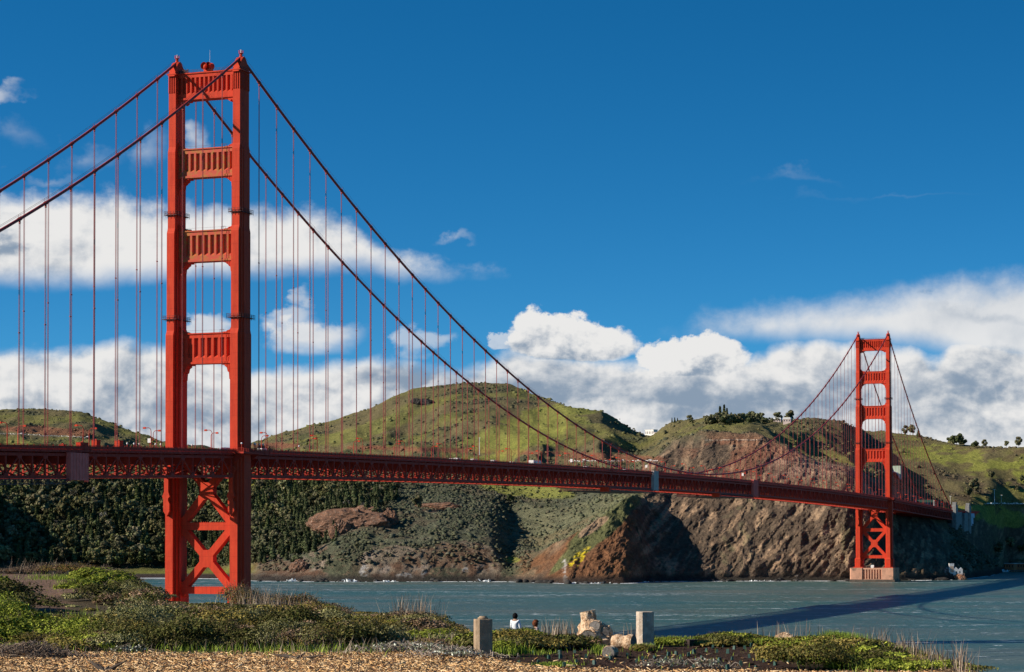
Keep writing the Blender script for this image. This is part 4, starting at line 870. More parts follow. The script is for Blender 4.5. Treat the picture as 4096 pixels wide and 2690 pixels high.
# ================================================================== trees
def leafmat(name, k=1.0):
    m, n, b = newmat(name); at = n.n('ShaderNodeVertexColor', layer_name='col'); c = X(n, at.outputs[0])
    n.link(c, b.inputs['Base Color']); b.inputs['Roughness'].default_value = .75; b.inputs['Specular IOR Level'].default_value = .04
    return m
LEAF = leafmat('tree_leaves')
def tris_crown(n, kind, H, Wd, s, pal, rng):
    """leaf clumps spread through a crown volume; returns verts (n*4,3), colours"""
    L_ = 7 if kind != 'cone' else 1
    if kind == 'cone':
        t = rng.random(n)**.8; rr = (1-t)*Wd*(.55+.45*rng.random(n))*(.75+.25*np.sin(t*42)); a = rng.random(n)*6.283
        P = np.stack([rr*np.cos(a), rr*np.sin(a), H*(.10+.9*t)-rr*.12], 1)
    else:
        lob = rng.normal(size=(11, 3)); lob /= np.linalg.norm(lob, axis=1)[:, None]; lob = lob*[.62*Wd, .62*Wd, .26*H]+[0, 0, .64*H]; lr = rng.uniform(.26, .46, 11)*Wd
        k = rng.integers(0, 11, n); d = rng.normal(size=(n, 3)); d /= np.linalg.norm(d, axis=1)[:, None]; P = lob[k]+d*(lr[k]*(.55+.5*rng.random(n)))[:, None]*[1, 1, .85]
        P[:, 2] = np.maximum(P[:, 2], H*.18+rng.random(n)*H*.08)
    c = pal[rng.integers(0, len(pal), n)]*(.65+.7*rng.random((n, 1)))
    N_ = (d if kind != 'cone' else np.stack([np.cos(a), np.sin(a), a*0+.5], 1))+rng.normal(0, .33, (n, 3)); A = np.cross(N_, rng.normal(size=(n, 3))); A /= np.linalg.norm(A, axis=1)[:, None]; B = np.cross(A, N_); B /= np.linalg.norm(B, axis=1)[:, None]
    ss = s*(.6+.8*rng.random((n, 1))); Q = np.stack([P-A*ss-B*ss*.6, P+A*ss-B*ss*.7, P+A*ss*.8+B*ss*.7, P-A*ss*.9+B*ss*.6], 1)+rng.normal(0, 1, (n, 4, 3))*ss[:, None]*.18
    return Q.reshape(-1, 3), np.repeat(c, 4, 0)
DKG = np.array([[.050, .068, .028], [.064, .084, .036], [.080, .092, .040], [.092, .094, .046]]); EUC = np.array([[.120, .124, .060], [.145, .138, .070], [.090, .100, .048], [.150, .125, .072]]); PALE = np.array([[.17, .16, .13], [.13, .12, .10]])
def tree_meshes(kind, H, Wd, n, s, pal, seed):
    rng = np.random.default_rng(seed); V, c = tris_crown(n, kind, H, Wd, s, pal, rng)
    crown = npmesh('crown', V, np.arange(len(V)).reshape(-1, 4), LEAF, False, c)
    m = MB(); m.tube([(0, 0, -1.5), (.1, 0, H*.3), (0, .2, H*.75)], [H*.022+.1, H*.016+.05, H*.006+.02], 6)
    if kind != 'cone':
        for k in range(5):
            a = k*1.26+seed; m.tube([(0, 0, H*(.25+.05*k)), (math.cos(a)*Wd*.5, math.sin(a)*Wd*.5, H*(.5+.06*k))], [H*.011+.03, .05], 5)
    return crown, m.mesh('trunk', BARK)
TP = {'conifer': [tree_meshes('cone', 17, 4.2, 900, .75, DKG, 1), tree_meshes('cone', 15, 4.8, 900, .75, DKG, 2), tree_meshes('cone', 20, 4.6, 1000, .8, DKG, 3)],
      'broadleaf': [tree_meshes('round', 16, 6.5, 1000, .8, EUC*1.35, 14), tree_meshes('round', 14, 6.5, 1000, .8, EUC*.8, 15), tree_meshes('round', 15, 6.2, 1000, .8, EUC, 4), tree_meshes('round', 13, 7, 1000, .8, DKG, 5), tree_meshes('round', 17, 6.0, 1000, .8, EUC, 6), tree_meshes('round', 12, 6, 900, .75, DKG, 7)],
      'bare': [tree_meshes('round', 12, 4.6, 420, .4, PALE, 8)]}
def tree(kind, P, sc, label, group, name=None, var=None, sq=1.0):
    cr, tr = TP[kind][random.randrange(len(TP[kind])) if var is None else var]
    r = empty(name or {'conifer': 'conifer_tree', 'broadleaf': 'broadleaf_tree', 'bare': 'bare_tree'}[kind], tuple(P), random.random()*6.28); r.scale = (sc, sc, sc*sq)
    link_mesh('crown', cr, r); link_mesh('trunk', tr, r); tag(r, label, 'tree', group); return r
# forest of the cove: nearest 290 as trees, the rest one wood
cand = []
ff = forest.reshape(-1); w_ = area.reshape(-1)*(ff > .5)*(fk > 1.9)*(fk < 7.0)*(fu > -60)*(fu < 960)*(wet.reshape(-1) < .05)
pk = RNG.choice(len(flat), 9000, p=w_/w_.sum()); kept = []
grid = {}
for q in pk:
    p = flat[q]; key = (int(p[0]//9), int(p[1]//9))
    if any(np.hypot(*(p[:2]-o_[:2])) < (8.2 if fu[q] < 400 else 6.0) for a in (-1, 0, 1) for b in (-1, 0, 1) for o_ in grid.get((key[0]+a, key[1]+b), [])): continue
    grid.setdefault(key, []).append(p); kept.append((np.hypot(p[0]-CAM[0], p[1]-CAM[1]), p, fu[q]))
kept.sort(key=lambda t: t[0])
lab = {'conifer': 'dark pointed conifer standing among the dense trees of the cove', 'broadleaf': 'rounded olive green tree in the dense wood of the cove', 'bare': 'pale leafless tree standing out of the dark wood'}
woodV = []; woodC = []; nk = 0
cache = {}
def mesh_np(me):
    if me.name not in cache:
        V = np.empty(len(me.vertices)*3, np.float32); me.vertices.foreach_get('co', V); c = np.empty(len(me.vertices)*4, np.float32); me.color_attributes['col'].data.foreach_get('color', c); cache[me.name] = (V.reshape(-1, 3), c.reshape(-1, 4)[:, :3])
    return cache[me.name]
for i, (d, p, uu) in enumerate(kept[:1800]):
    r_ = random.random(); conif = .2 if uu < 380 else .5
    conif += .25*math.sin(p[0]/31)+.2*math.sin(p[1]/23); kind = 'bare' if r_ < .03 else ('conifer' if r_ < conif else 'broadleaf'); sc = random.triangular(.6, 1.75, 1.0)*(1.0 if uu < 400 else .72)
    if i < 290: tree(kind, p, sc, lab[kind], kind+' trees of the cove wood', sq=random.uniform(.65, .95) if kind != 'conifer' else random.uniform(.8, 1.1))
    else:
        V, c = mesh_np(TP[kind][random.randrange(len(TP[kind]))][0]); sel = RNG.random(len(V)//4) < .6; sel = np.repeat(sel, 4); a = random.random()*6.28
        V = V[sel]*sc; V = np.stack([V[:, 0]*math.cos(a)-V[:, 1]*math.sin(a), V[:, 0]*math.sin(a)+V[:, 1]*math.cos(a), V[:, 2]], 1)+p; woodV.append(V); woodC.append(c[sel]*random.uniform(.6, 1.45)*np.array([1, 1, random.uniform(.75, 1.1)]))
V = np.concatenate(woodV); tag(link_mesh('woodland', npmesh('woodland', V, np.arange(len(V)).reshape(-1, 4), LEAF, False, np.concatenate(woodC))), 'dense dark wood filling the valley behind the cove', 'woodland', kind='stuff')
# single trees elsewhere: (u, v of foot, kmin, kmax, kind, scale, label)
single = [(1187,1168,4,6,'broadleaf',.85,'lone dark round tree on the open grass slope under midspan'),
 (972,1190,3,5,'broadleaf',1.0,'broad dark tree at the edge of the headland scrub'),(905,1150,4,6,'conifer',.9,'dark conifer on the upper edge of the wood, right of the near tower'),(870,1155,4,6,'conifer',1.0,'tall dark conifer in the row under the deck'),
 (930,1135,5,6.5,'broadleaf',1.0,'dark tree close under the deck at the right end of the row'),(962,1132,5,6.5,'broadleaf',.9,'rightmost dark tree close under the deck'),(840,1130,5,6.5,'conifer',1.0,'dark conifer close under the deck above the red rocks'),
 (775,1265,2,4,'broadleaf',.55,'small bush like tree left of the red rock outcrop'),(905,1192,3,5,'broadleaf',.45,'small dark tree above the red rock outcrop'),(690,1290,1.5,3,'broadleaf',.8,'dark tree low on the shore slope right of the near tower'),
 (665,1300,1.5,3,'conifer',.7,'lowest conifer on the shore slope beside the near tower'),(830,1280,1.5,3.4,'broadleaf',.45,'small tree on the scrub slope above the sea cave'),
 (2225,1040,6.9,8.2,'broadleaf',1.3,'large round tree on the skyline right of the far tower'),(2212,1038,6.9,8.2,'broadleaf',1.0,'round tree at the left of the skyline clump right of the far tower'),(2238,1042,6.9,8.2,'broadleaf',1.0,'round tree at the right of the skyline clump'),
 (2268,1045,6.9,8.2,'broadleaf',.8,'smaller tree on the skyline, second clump from the far tower'),(2290,1044,6.9,8.2,'broadleaf',.7,'low tree on the skyline at the right end of the second clump'),(2340,1040,6.9,8.2,'broadleaf',.55,'thin small tree alone on the skyline near the right edge'),
 (2368,1042,6.9,8.2,'broadleaf',.9,'round tree on the skyline at the right edge of the picture'),(2268,1150,5.5,7.5,'broadleaf',1.2,'big dark tree in the gully above the concrete pylons'),(2250,1162,5.5,7.5,'broadleaf',1.0,'dark tree at the lower left of the gully clump'),
 (2305,1118,6.0,7.9,'broadleaf',.8,'round dark tree on the shoulder of the right hill'),(2375,1125,6.0,7.9,'broadleaf',.6,'small tree with a long shadow on the right hill'),(2362,1145,6.0,7.9,'broadleaf',.5,'lower small tree on the right hill'),
 (2107,1015,7.2,8.2,'broadleaf',.9,'dark tree on the skyline just right of the far tower'),(2122,1017,7.2,8.2,'broadleaf',.9,'second dark tree on the skyline right of the far tower'),(2136,1018,7.2,8.2,'conifer',.7,'pointed tree third on the skyline right of the far tower'),
 (2320,1290,1.5,4.5,'broadleaf',1.1,'dark tree above the shore at the right edge'),(2345,1275,1.5,4.5,'broadleaf',1.0,'dark tree higher above the shore at the right edge'),(2375,1290,1.5,4.5,'broadleaf',1.0,'dark tree by the orange sheds at the right edge')]
for u_, v_, k0, k1, kd, sc, lb in single: tree(kd, ground_uv(u_, v_, k0, k1), sc, lb, None)
hill = [(1563+i*7.5+random.uniform(-3, 3)) for i in range(38)]
for i, u_ in enumerate(hill):
    cf = 1672 < u_ < 1700 or u_ < 1590; P = ground_uv(u_, 985, 7.3, 8.2)
    lbs = 'pointed conifer' if cf else 'rounded dark tree'
    tree('conifer' if cf else 'broadleaf', P-np.array([0, 0, 1.0]), (1.2 if 1672 < u_ < 1700 else (.8 if u_ > 1660 else .55))*random.uniform(.45, 1.25), lbs+' in the row along the saddle ridge left of the far tower', lbs+'s along the saddle ridge')
for i in range(60):
    P = ground_uv(1640+random.random()*140, 980+random.random()*22, 6.9, 7.9); tree('broadleaf', P, random.uniform(.5, .8), 'dark tree in the grove below the saddle ridge', 'grove below the saddle ridge')

# ================================================================== outcrops, rock islet, buildings beyond the water
def rockmesh(R, seed, sq=(1, 1, 1), rough=.42, sub=5):
    import bmesh; bm = bmesh.new(); bmesh.ops.create_icosphere(bm, subdivisions=sub, radius=1.0)
    V = np.array([v.co[:] for v in bm.verts]); n = fbm(V[:, 0]*1.3+seed, V[:, 1]*1.3, V[:, 2]*1.3, 5, True); n2 = perlin(V[:, 0]*.8+seed*2, V[:, 1]*.8, V[:, 2]*.8)
    n3 = fbm(V[:, 0]*4+seed, V[:, 1]*4, V[:, 2]*4, 4, True); V = V*(1+rough*n+rough*n2+rough*.45*n3)[:, None]*R*np.array(sq)
    for v, p in zip(bm.verts, V): v.co = p
    me = bpy.data.meshes.new('rock'); bm.to_mesh(me); bm.free(); return me
RK = mottled('red_brown_rock', (.20, .105, .065), (.11, .065, .045), .35, .95, 8, .5, .1, (.30, .22, .17), .5)
RKD = mottled('dark_rock', (.05, .045, .04), (.03, .028, .026), .4, .9, 8, .4, .15)
for i, (u_, v_, k0, k1, R, sq, lb) in enumerate([(815,1222,2,4,17,(1.7,.8,.75),'large red brown rock outcrop on the scrub slope'),(788,1238,2,4,8,(1,.8,1.1),'red rock at the lower left end of the large outcrop'),(905,1215,2,4.5,7.5,(.8,.7,1.3),'narrow upright red rock right of the large outcrop'),(850,1190,3,5,9,(1.5,.8,.5),'low pink rocks above the large outcrop'),(1020,1180,3.5,5.5,10,(1.7,.7,.35),'bare brown rock ledge under the deck'),(700,1322,1,2.2,6,(1.2,.8,1),'red brown rock on the shore slope beside the near tower'),
        (972,936,7,8,6,(1.2,1,.7),'left grey boulder on the grassy summit slope'),(990,938,7,8,7.5,(1.3,1,.8),'right grey boulder on the grassy summit slope'),(2186,1350,.9,1.3,4,(1.6,1,.5),'dark rocks at the waterline beside the lighthouse rock')]):
    me = rockmesh(R, i*3.1, sq); me.materials.append(RKD if 'dark' in lb or 'grey' in lb else RK); o = link_mesh('rock_outcrop', me); P = ground_uv(u_, v_, k0, k1); o.location = P; tag(o, lb, 'rock')
Vr = []; Fr = []; nb_ = 0; ico = rockmesh(1.0, 2.2, (1, 1, 1), .35, 2); iv = np.array([v.co[:] for v in ico.vertices]); fi = np.array([tuple(p.vertices) for p in ico.polygons])
for i in range(520):
    uu = random.uniform(600, 2320); k_ = int(np.argmin(abs(us-uu))); jj = np.argmax(Zn[k_] > 0.2); a_n = fbm(uu/40., 7.7, 2., 2)
    if a_n < -.12: continue
    D0 = Dn[k_, jj]+random.gauss(0, 4); x_, y_ = xy(uu, D0); R0 = min(2.6, random.gammavariate(2, .5)*(1+1.2*max(0, a_n))); th = random.random()*6.28; c_, s_ = math.cos(th), math.sin(th)
    q = iv*np.array([R0*random.uniform(.8, 1.9), R0, R0*random.uniform(.5, 1.0)]); q = np.stack([q[:, 0]*c_-q[:, 1]*s_, q[:, 0]*s_+q[:, 1]*c_, q[:, 2]], 1)+[x_, y_, .2]; Vr.append(q); Fr.append(fi+nb_); nb_ += len(iv)
tag(link_mesh('shore_boulders', npmesh('shore_boulders', np.concatenate(Vr), np.concatenate(Fr), RKD)), 'dark wet boulders scattered along the foot of the cliffs', 'boulders', kind='stuff')
# lighthouse rock
LP = W1(2225, 1349.5, 2140); LP[2] = 0
me = rockmesh(7.6, 9.9, (1.15, .9, .62), .24); me.materials.append(mottled('orange_rock', (.50, .24, .12), (.26, .13, .08), .3, .95, 8, .5, .1, (.5, .40, .33), .25)); o = link_mesh('islet_rock', me); o.location = (LP[0], LP[1], 0); tag(o, 'orange brown sea rock carrying a small white fog station', 'rock')
r = empty('fog_station', (LP[0]-.6, LP[1]-1.6, 6.4), -YAW); r.scale = (.56, .56, .56); m = MB(); m.b2(-12.5, -4.5, -4, 4, -4, 15.5); m.b2(-4.5, 10, -4, 4, -6, 6.5); m.prism([(-4.4, 6.5), (-1.2, 10.2), (2.0, 6.5)], 'y', -4, 4); m.prism([(4.2, 6.5), (7.2, 9.3), (10.0, 6.5)], 'y', -4, 4); m.build('wall', WHITEP, r)
m = MB(); m.b2(-12.7, -4.3, -4.2, 4.2, 15.5, 16.0); m.build('roof', WHITEP, r)
m = MB(); m.b2(-1.6, .4, -4.05, -3.95, -.5, 3.0); m.b2(4.2, 6.0, -4.05, -3.95, -.5, 3.0); m.build('window', GLASS, r)
m = MB(); m.tube([(3.2, -2, 6), (3.2, -2, 15)], .3, 6); m.b2(2.6, 3.8, -2.5, -1.5, 11, 13); m.build('light_mast', BLACK, r)
m = MB(); m.b2(7, 13, -5.2, 3, -1.4, -.9); m.bar((12.5, -5, -6), (12.5, -5, -1), .4); m.b2(-11, -5, -4.1, -4.0, 1, 11.5); m.build('landing', mottled('weathered_wall', (.55, .40, .30), (.42, .30, .22), .5, .9), r)
tag(r, 'small white fog signal building with a square tower on the sea rock', 'building')
def house(P, s, rz, label, wall, roofm, gable=True, name='house'):
    r = empty(name, tuple(P), rz); w, d, h = s; m = MB(); m.b2(-w/2, w/2, -d/2, d/2, -3, h); m.build('wall', wall, r)
    m = MB()
    if gable: m.prism([(-w/2-.4, h), (w/2+.4, h), (w/2-.5, h+.25*d), (-w/2+.5, h+.25*d)], 'y', -d/2-.4, d/2+.4)
    else: m.b2(-w/2-.4, w/2+.4, -d/2-.4, d/2+.4, h, h+.5)
    m.build('roof', roofm, r); n_ = max(2, int(w/3))
    for k in range(n_):
        m = MB(); xx = -w/2+(k+.5)*w/n_; m.b2(xx-.6, xx+.6, -d/2-.05, -d/2, h*.35, h*.75); m.build('window', GLASS, r)
    tag(r, label, 'building', None); return r
P = ground_uv(1515, 1010, 7.4, 8.1); P2 = ground_uv(1538, 1012, 7.4, 8.1)
house(P+[0, 0, -1], (15, 10, 9), -YAW*-1, 'white house with two storeys on the saddle between the hills', WHITEP, WHITEP, False); house(P2+[0, 0, -2], (18, 9, 5), YAW*1, 'long low white building on the saddle right of the two storey house', WHITEP, GREYP, False)
for i, u_ in enumerate((1660, 1720, 1808, 1832)):
    house(ground_uv(u_, 985, 7.3, 7.9)+[0, 0, .5], (9, 7, 4.5), 0, ['pale roofed house half hidden among the ridge trees, leftmost', 'second house from the left among the ridge trees', 'third house from the left among the ridge trees', 'rightmost house among the ridge trees'][i], GREYP, WHITEP)
SHED = mottled('terracotta_wall', (.55, .20, .09), (.45, .16, .08), .4, .8)
for i, (u_, v_, w_) in enumerate(((2345, 1312, 17), (2372, 1311, 22), (2408, 1312, 20))):
    P = W1(u_, 1316, 2590); house((P[0], P[1], 3), (w_, 9, 6), YAW, ['orange walled shed with a pale flat roof, left of the two at the right edge', 'orange walled shed with a pale flat roof, right one at the edge of the picture', 'orange walled shed beyond the right edge'][i], SHED, WHITEP, False, 'shed')
m = MB(); a = W1(2335, 1320, 2560); b = W1(2500, 1320, 2565); m.bar((a[0], a[1], 1.6), (b[0], b[1], 1.6), 12, 1.0)
for k in range(14): p = a+(b-a)*k/13; m.b2(p[0]-.4, p[0]+.4, p[1]-.4, p[1]+.4, -3, 1.4)
tag(m.build('fishing_pier', mottled('pier_timber', (.16, .10, .08), (.10, .07, .06), .4, .9)), 'low dark fishing pier in front of the orange sheds', 'pier')
# tunnel portal
r = empty('tunnel_portal', tuple(ground_uv(2048, 1110, 6.0, 7.5)), YAW*.6); P = W1(2048, 1111, 2530); r.location = tuple(P); m = MB()
def portal_wall(m, x0, x1, z0, z1, holes, y0, y1):
    xs = [x0]
    for c_, rr in holes: 
        m.b2(xs[-1], c_-rr, y0, y1, z0, z1); N = 14
        P_ = [(c_-rr, z1), (c_-rr, z0+rr*.3)]+[(c_-rr*math.cos(math.pi*t/N), z0+rr*.3+rr*math.sin(math.pi*t/N)) for t in range(1, N)]+[(c_+rr, z0+rr*.3), (c_+rr, z1)]
        m.prism(P_, 'y', y0, y1); xs.append(c_+rr)
    m.b2(xs[-1], x1, y0, y1, z0, z1)
portal_wall(m, -23, 23, -2, 13, [(-12, 6.2), (15, 6.2)], 0, 3); m.build('wall', GREENW, r)
m = MB()
for c_ in (-12, 15):
    N = 16; pin = [(c_-6.2*math.cos(math.pi*t/N), -.2+6.2*math.sin(math.pi*t/N)) for t in range(N+1)]; pout = [(c_-7.4*math.cos(math.pi*t/N), -.2+7.4*math.sin(math.pi*t/N)) for t in range(N+1)]
    for t in range(N): m.prism([pin[t], pin[t+1], pout[t+1], pout[t]], 'y', -1.4, .05)
m.build('arch_ring', WHITEP, r); m = MB(); m.b2(-20, -4, 2.9, 4, -2, 8); m.b2(7, 22, 2.9, 4, -2, 8); m.build('tunnel_mouth', BLACK, r)
tag(r, 'pale green concrete tunnel portal wall with round arches seen through the far tower', 'tunnel portal')
# hillside road guard rails and cars
def rail(u0, v0, u1, v1, k0, k1, label, n=60):
    m = MB(); pts = [ground_uv(u0+(u1-u0)*i/n, v0+(v1-v0)*i/n, k0, k1)+[0, 0, 1.2] for i in range(n+1)]
    for i in range(n): a = pts[i]; b = a+(pts[i+1]-a)*.55; m.bar(a, b, .25, .5); m.bar(a-[0, 0, 1.4], a, .2)
    tag(m.build('guard_rail', WHITEP), label, 'guard rail'); return pts
p1 = rail(-10, 1006, 210, 1017, 5.8, 7.6, 'broken white guard rail line along the hillside road at the far left'); p2 = rail(1322, 1074, 1530, 1074, 4.6, 7.0, 'white guard rail line along the hillside road above midspan')
def car_at(P, rz, label, van=False, group='cars on the hillside roads'):
    (place(pv, uv_, tuple(P), rz, label=label, cat='van', group=group) if van else place(pc, uc, tuple(P), rz, 1.0, label=label, cat='car', group=group))
for i, (pts, k, lb) in enumerate(((p1, 16, 'white car on the far left hillside road, left one'), (p1, 58, 'white car on the far left hillside road, right one'), (p2, 10, 'white car on the road above midspan, leftmost'), (p2, 36, 'white car on the road above midspan, second from left'), (p2, 47, 'white car on the road above midspan, third from left'), (p2, 55, 'white car on the road above midspan, rightmost'))):
    P = pts[k]+np.array([0, 0, -.2]); car_at(P, YAW+math.pi/2, lb)
fence = MB(); f0 = [ground_uv(1640+i*3.4, 1026, 5.3, 7)+[0, 0, .3] for i in range(40)]
for a, b in zip(f0, f0[1:]): fence.bar(a+[0, 0, .9], b+[0, 0, .9], .35, .35); fence.bar(a-[0, 0, 1], a+[0, 0, 1.0], .22)
tag(fence.build('lookout_fence', mottled('pale_fence', (.5, .42, .33), (.4, .33, .26), .5, .8)), 'pale fence along the lookout on top of the big cliff', 'fence')
# vista point car park at right
cols = []
for i in range(26):
    u_ = 2292+i*3.9; P = ground_uv(u_, 1176, 5.9, 7.2); P = P+np.array([0, 0, .6]); car_at(P, YAW+random.choice([0, 1.57]), 'parked car in the hilltop car park, %s from the left' % ordn[i], i % 7 == 3, 'cars parked in the hilltop car park')
for u_, hh, lb in ((2311, 17, 'tall white light pole above the hilltop car park'), (2327, 11, 'shorter grey light pole above the hilltop car park'), (2208, 10, 'slim light pole left of the concrete pylons'), (1113, 20, 'white pole on the green hillside behind the span')):
    P = ground_uv(u_, 1176 if u_ > 2200 else 1055, 5.5, 7.4); r = empty('light_pole', tuple(P)); m = MB(); m.tube([(0, 0, -1), (0, 0, hh)], [.45, .25] if hh > 12 else [.2, .15], 8); m.build('pole', WHITEP, r); m = MB(); m.b2(-1.2, 1.2, -.3, .3, hh, hh+.4); m.build('lamp_head', WHITEP, r); tag(r, lb, 'light pole')

# ================================================================== the near bluff
uu_ = np.concatenate([np.arange(-900, -100, 25), np.arange(-100, 2500, 7.0), np.arange(2500, 3300, 25)])
dd_ = np.concatenate([np.arange(6, 44, 1.5), np.arange(44, 75, .35), np.arange(75, 135, .8), np.arange(135, 260, 4.)])
EU = [-900, 0, 300, 400, 560, 700, 1000, 1080, 1500, 1700, 1900, 2050, 2150, 2250, 2400, 3300]; EDG = [136, 134, 122, 104, 97, 95, 82, 67, 65.2, 65.2, 64.5, 60, 56, 51, 45, 38]
def gz(U_, D_):
    U_ = np.asarray(U_, float); D_ = np.asarray(D_, float); e = np.interp(U_, EU, EDG)
    x, y = xy(U_, D_); z = 40.5+.95*sstep(D_, 92, 118)*(1-sstep(U_, 240, 400))+(.05+.12*sstep(D_, 66, 80))*fbm(x/3.5, y/3.5, 1, 4)+.03*fbm(x/.6, y/.6, 1, 3)
    z = z-.30*sstep(D_, 30, 0)
    over = np.maximum(D_-e, 0); z = z-np.minimum(over, 34)*.062-np.maximum(over-34, 0)*.75
    return np.maximum(z, -3)
Ub, Db = np.meshgrid(uu_, dd_, indexing='ij'); xb, yb = xy(Ub, Db); zb_ = gz(Ub, Db); Vb_ = HOR+(CAM[2]-zb_)*5288/Db
n1 = fbm(xb/1.6, yb/1.6, 0, 4); n2 = fbm(xb/.35, yb/.35, 3, 3)
mul = C(.36, .21, .10); soil = C(.055, .030, .018); lit_ = C(.085, .065, .038); trl = C(.20, .125, .085)
cb_ = np.zeros(zb_.shape+(3,))+lit_
mk = np.where(Ub < 1100, sstep(Vb_+n1*14, 1516, 1526), sstep(Vb_+n1*8-np.interp(Ub, [1100, 1250, 1500, 2000], [-22, 8, 24, 26])-1542, -4, 6)); cb_ = mix(cb_, mul, mk)
sk_ = sstep(Ub+n1*40, 1140, 1190)*(1-sstep(Ub+n1*60, 1830, 1930))*(1-mk); cb_ = mix(cb_, soil, sk_)
tk = sstep(1-np.sqrt(((Ub-30)/200)**2+((Vb_-1362)/34)**2)+n1*.25, 0, .15); cb_ = mix(cb_, trl, tk)
for a in ((255, 1428, 40, 9), (440, 1452, 34, 7), (120, 1405, 60, 14)): cb_ = mix(cb_, trl*.75, sstep(1-np.sqrt(((Ub-a[0])/a[2])**2+((Vb_-a[1])/a[3])**2)+n1*.3, 0, .2))
cb_ *= (1+.35*n2+.25*n1)[..., None]; cb_ = np.clip(cb_, .005, .9)
m_, n_, b_ = newmat('bluff_ground'); at = n_.n('ShaderNodeVertexColor', layer_name='col'); p_ = geopos(n_); f1 = noise(n_, p_, 9.0, 6, .7); n_.link(mixc(n_, f1.step(.35, .65)*.6, X(n_, at.outputs[0]), mixc(n_, 1.0, X(n_, at.outputs[0]), (.4, .4, .42), 'MULTIPLY')), b_.inputs['Base Color']); b_.inputs['Roughness'].default_value = .95; b_.inputs['Specular IOR Level'].default_value = .1
bp = n_.n('ShaderNodeBump'); bp.inputs['Distance'].default_value = .06; n_.link(f1+noise(n_, p_, 2.5, 4, .6)*1.5, bp.inputs['Height']); n_.t.links.new(bp.outputs[0], b_.inputs['Normal'])
idx = np.arange(Ub.size).reshape(Ub.shape); Fq = np.stack([idx[:-1, :-1], idx[1:, :-1], idx[1:, 1:], idx[:-1, 1:]], -1).reshape(-1, 4)
o = link_mesh('bluff_ground', npmesh('bluff_ground', np.stack([xb, yb, zb_], -1).reshape(-1, 3), Fq, m_, True, cb_.reshape(-1, 3))); tag(o, kind='structure')
def Dat(v, u=1200): # distance at which the level bluff shows at height v
    D_ = 16604/(v-HOR)
    for _ in range(6): D_ = float((CAM[2]-gz(u, D_))*5288/(v-HOR))
    return D_
def FG(u, D_): x, y = xy(u, D_); return np.array([x, y, float(gz(u, D_))])
# wood chips
NC = 80000; cu = RNG.random(NC)*2500-60; cv = 1518+RNG.random(NC)**.8*52
keep = (np.where(cu < 1100, True, cv > np.interp(cu, [1100, 1250, 1500, 2500], [1524, 1557, 1567, 1567])+RNG.normal(0, 3, NC))) | (RNG.random(NC) < .006); cu = cu[keep]; cv = cv[keep]; NC = len(cu)
cD = (CAM[2]-40.5)*5288/(cv-HOR); cD += RNG.normal(0, .3, NC); cx, cy_ = xy(cu, cD); cz = gz(cu, cD)+.012+RNG.random(NC)*.05
L_ = RNG.gamma(1.6, .026, NC)+.010; Wc = np.minimum(L_*RNG.uniform(.10, .35, NC), .014); an = RNG.random(NC)*6.28; ti = RNG.normal(0, .22, (NC, 2))
A = np.stack([np.cos(an)*L_, np.sin(an)*L_, L_*ti[:, 0]], 1); B = np.stack([-np.sin(an)*Wc, np.cos(an)*Wc, Wc*ti[:, 1]], 1); Cc = np.stack([cx, cy_, cz], 1); Hh = np.array([0, 0, .012])
V = np.stack([Cc-A-B, Cc+A-B, Cc+A+B, Cc-A+B, Cc-A-B+Hh, Cc+A-B+Hh, Cc+A+B+Hh, Cc-A+B+Hh], 1)
ff_ = np.array([(4, 5, 6, 7), (0, 1, 5, 4), (1, 2, 6, 5), (2, 3, 7, 6), (3, 0, 4, 7)]); F = (ff_[None]+(np.arange(NC)*8)[:, None, None]).reshape(-1, 4)
pc_ = np.array([[.66, .42, .20], [.52, .31, .13], [.34, .18, .08], [.74, .53, .30], [.15, .085, .05]])[RNG.integers(0, 5, NC)]*(.7+.5*RNG.random((NC, 1)))
tag(link_mesh('wood_chips', npmesh('wood_chips', V.reshape(-1, 3), F, leafmat('chip_wood'), False, np.repeat(pc_, 8, 0))), 'orange brown wood chip mulch covering the near ground', 'mulch', kind='stuff')

# ---- shrubs
LEAFN = leafmat('shrub_leaves')
def leaves(n, R, H, s, pal, rng, nl=9, sparse=0., up=.35):
    lob = rng.normal(size=(nl, 3)); lob /= np.linalg.norm(lob, axis=1)[:, None]; lob = lob*[.62*R, .62*R, .30*H]; lob[:, 2] = np.abs(lob[:, 2])*1.3+H*.32; lr = rng.uniform(.30, .52, nl)
    k = rng.integers(0, nl, n); d = rng.normal(size=(n, 3)); d /= np.linalg.norm(d, axis=1)[:, None]; d[:, 2] = np.where(d[:, 2] < -.2, -d[:, 2], d[:, 2])
    rad = (lr[k]*(1-.45*rng.random(n)**2+sparse*rng.normal(0, .35, n)))[:, None]; P = lob[k]+d*rad*[R, R, H*.75]; P[:, 2] = np.abs(P[:, 2])
    N_ = d+rng.normal(0, .55, (n, 3))+[0, 0, up]; A = np.cross(N_, rng.normal(size=(n, 3))); A /= np.linalg.norm(A, axis=1)[:, None]; B = np.cross(A, N_); B /= np.linalg.norm(B, axis=1)[:, None]
    ss = s*(.55+.9*rng.random((n, 1))); Q = np.stack([P-A*ss, P-B*ss*.55, P+A*ss, P+B*ss*.55], 1)
    pass; tw = rng.integers(0, nl, n); br = (.75+.5*rng.random((nl, 1)))[k]
    c = pal[rng.integers(0, len(pal), n)]*(.6+.8*rng.random((n, 1)))*br
    return Q.reshape(-1, 3), np.repeat(c, 4, 0)
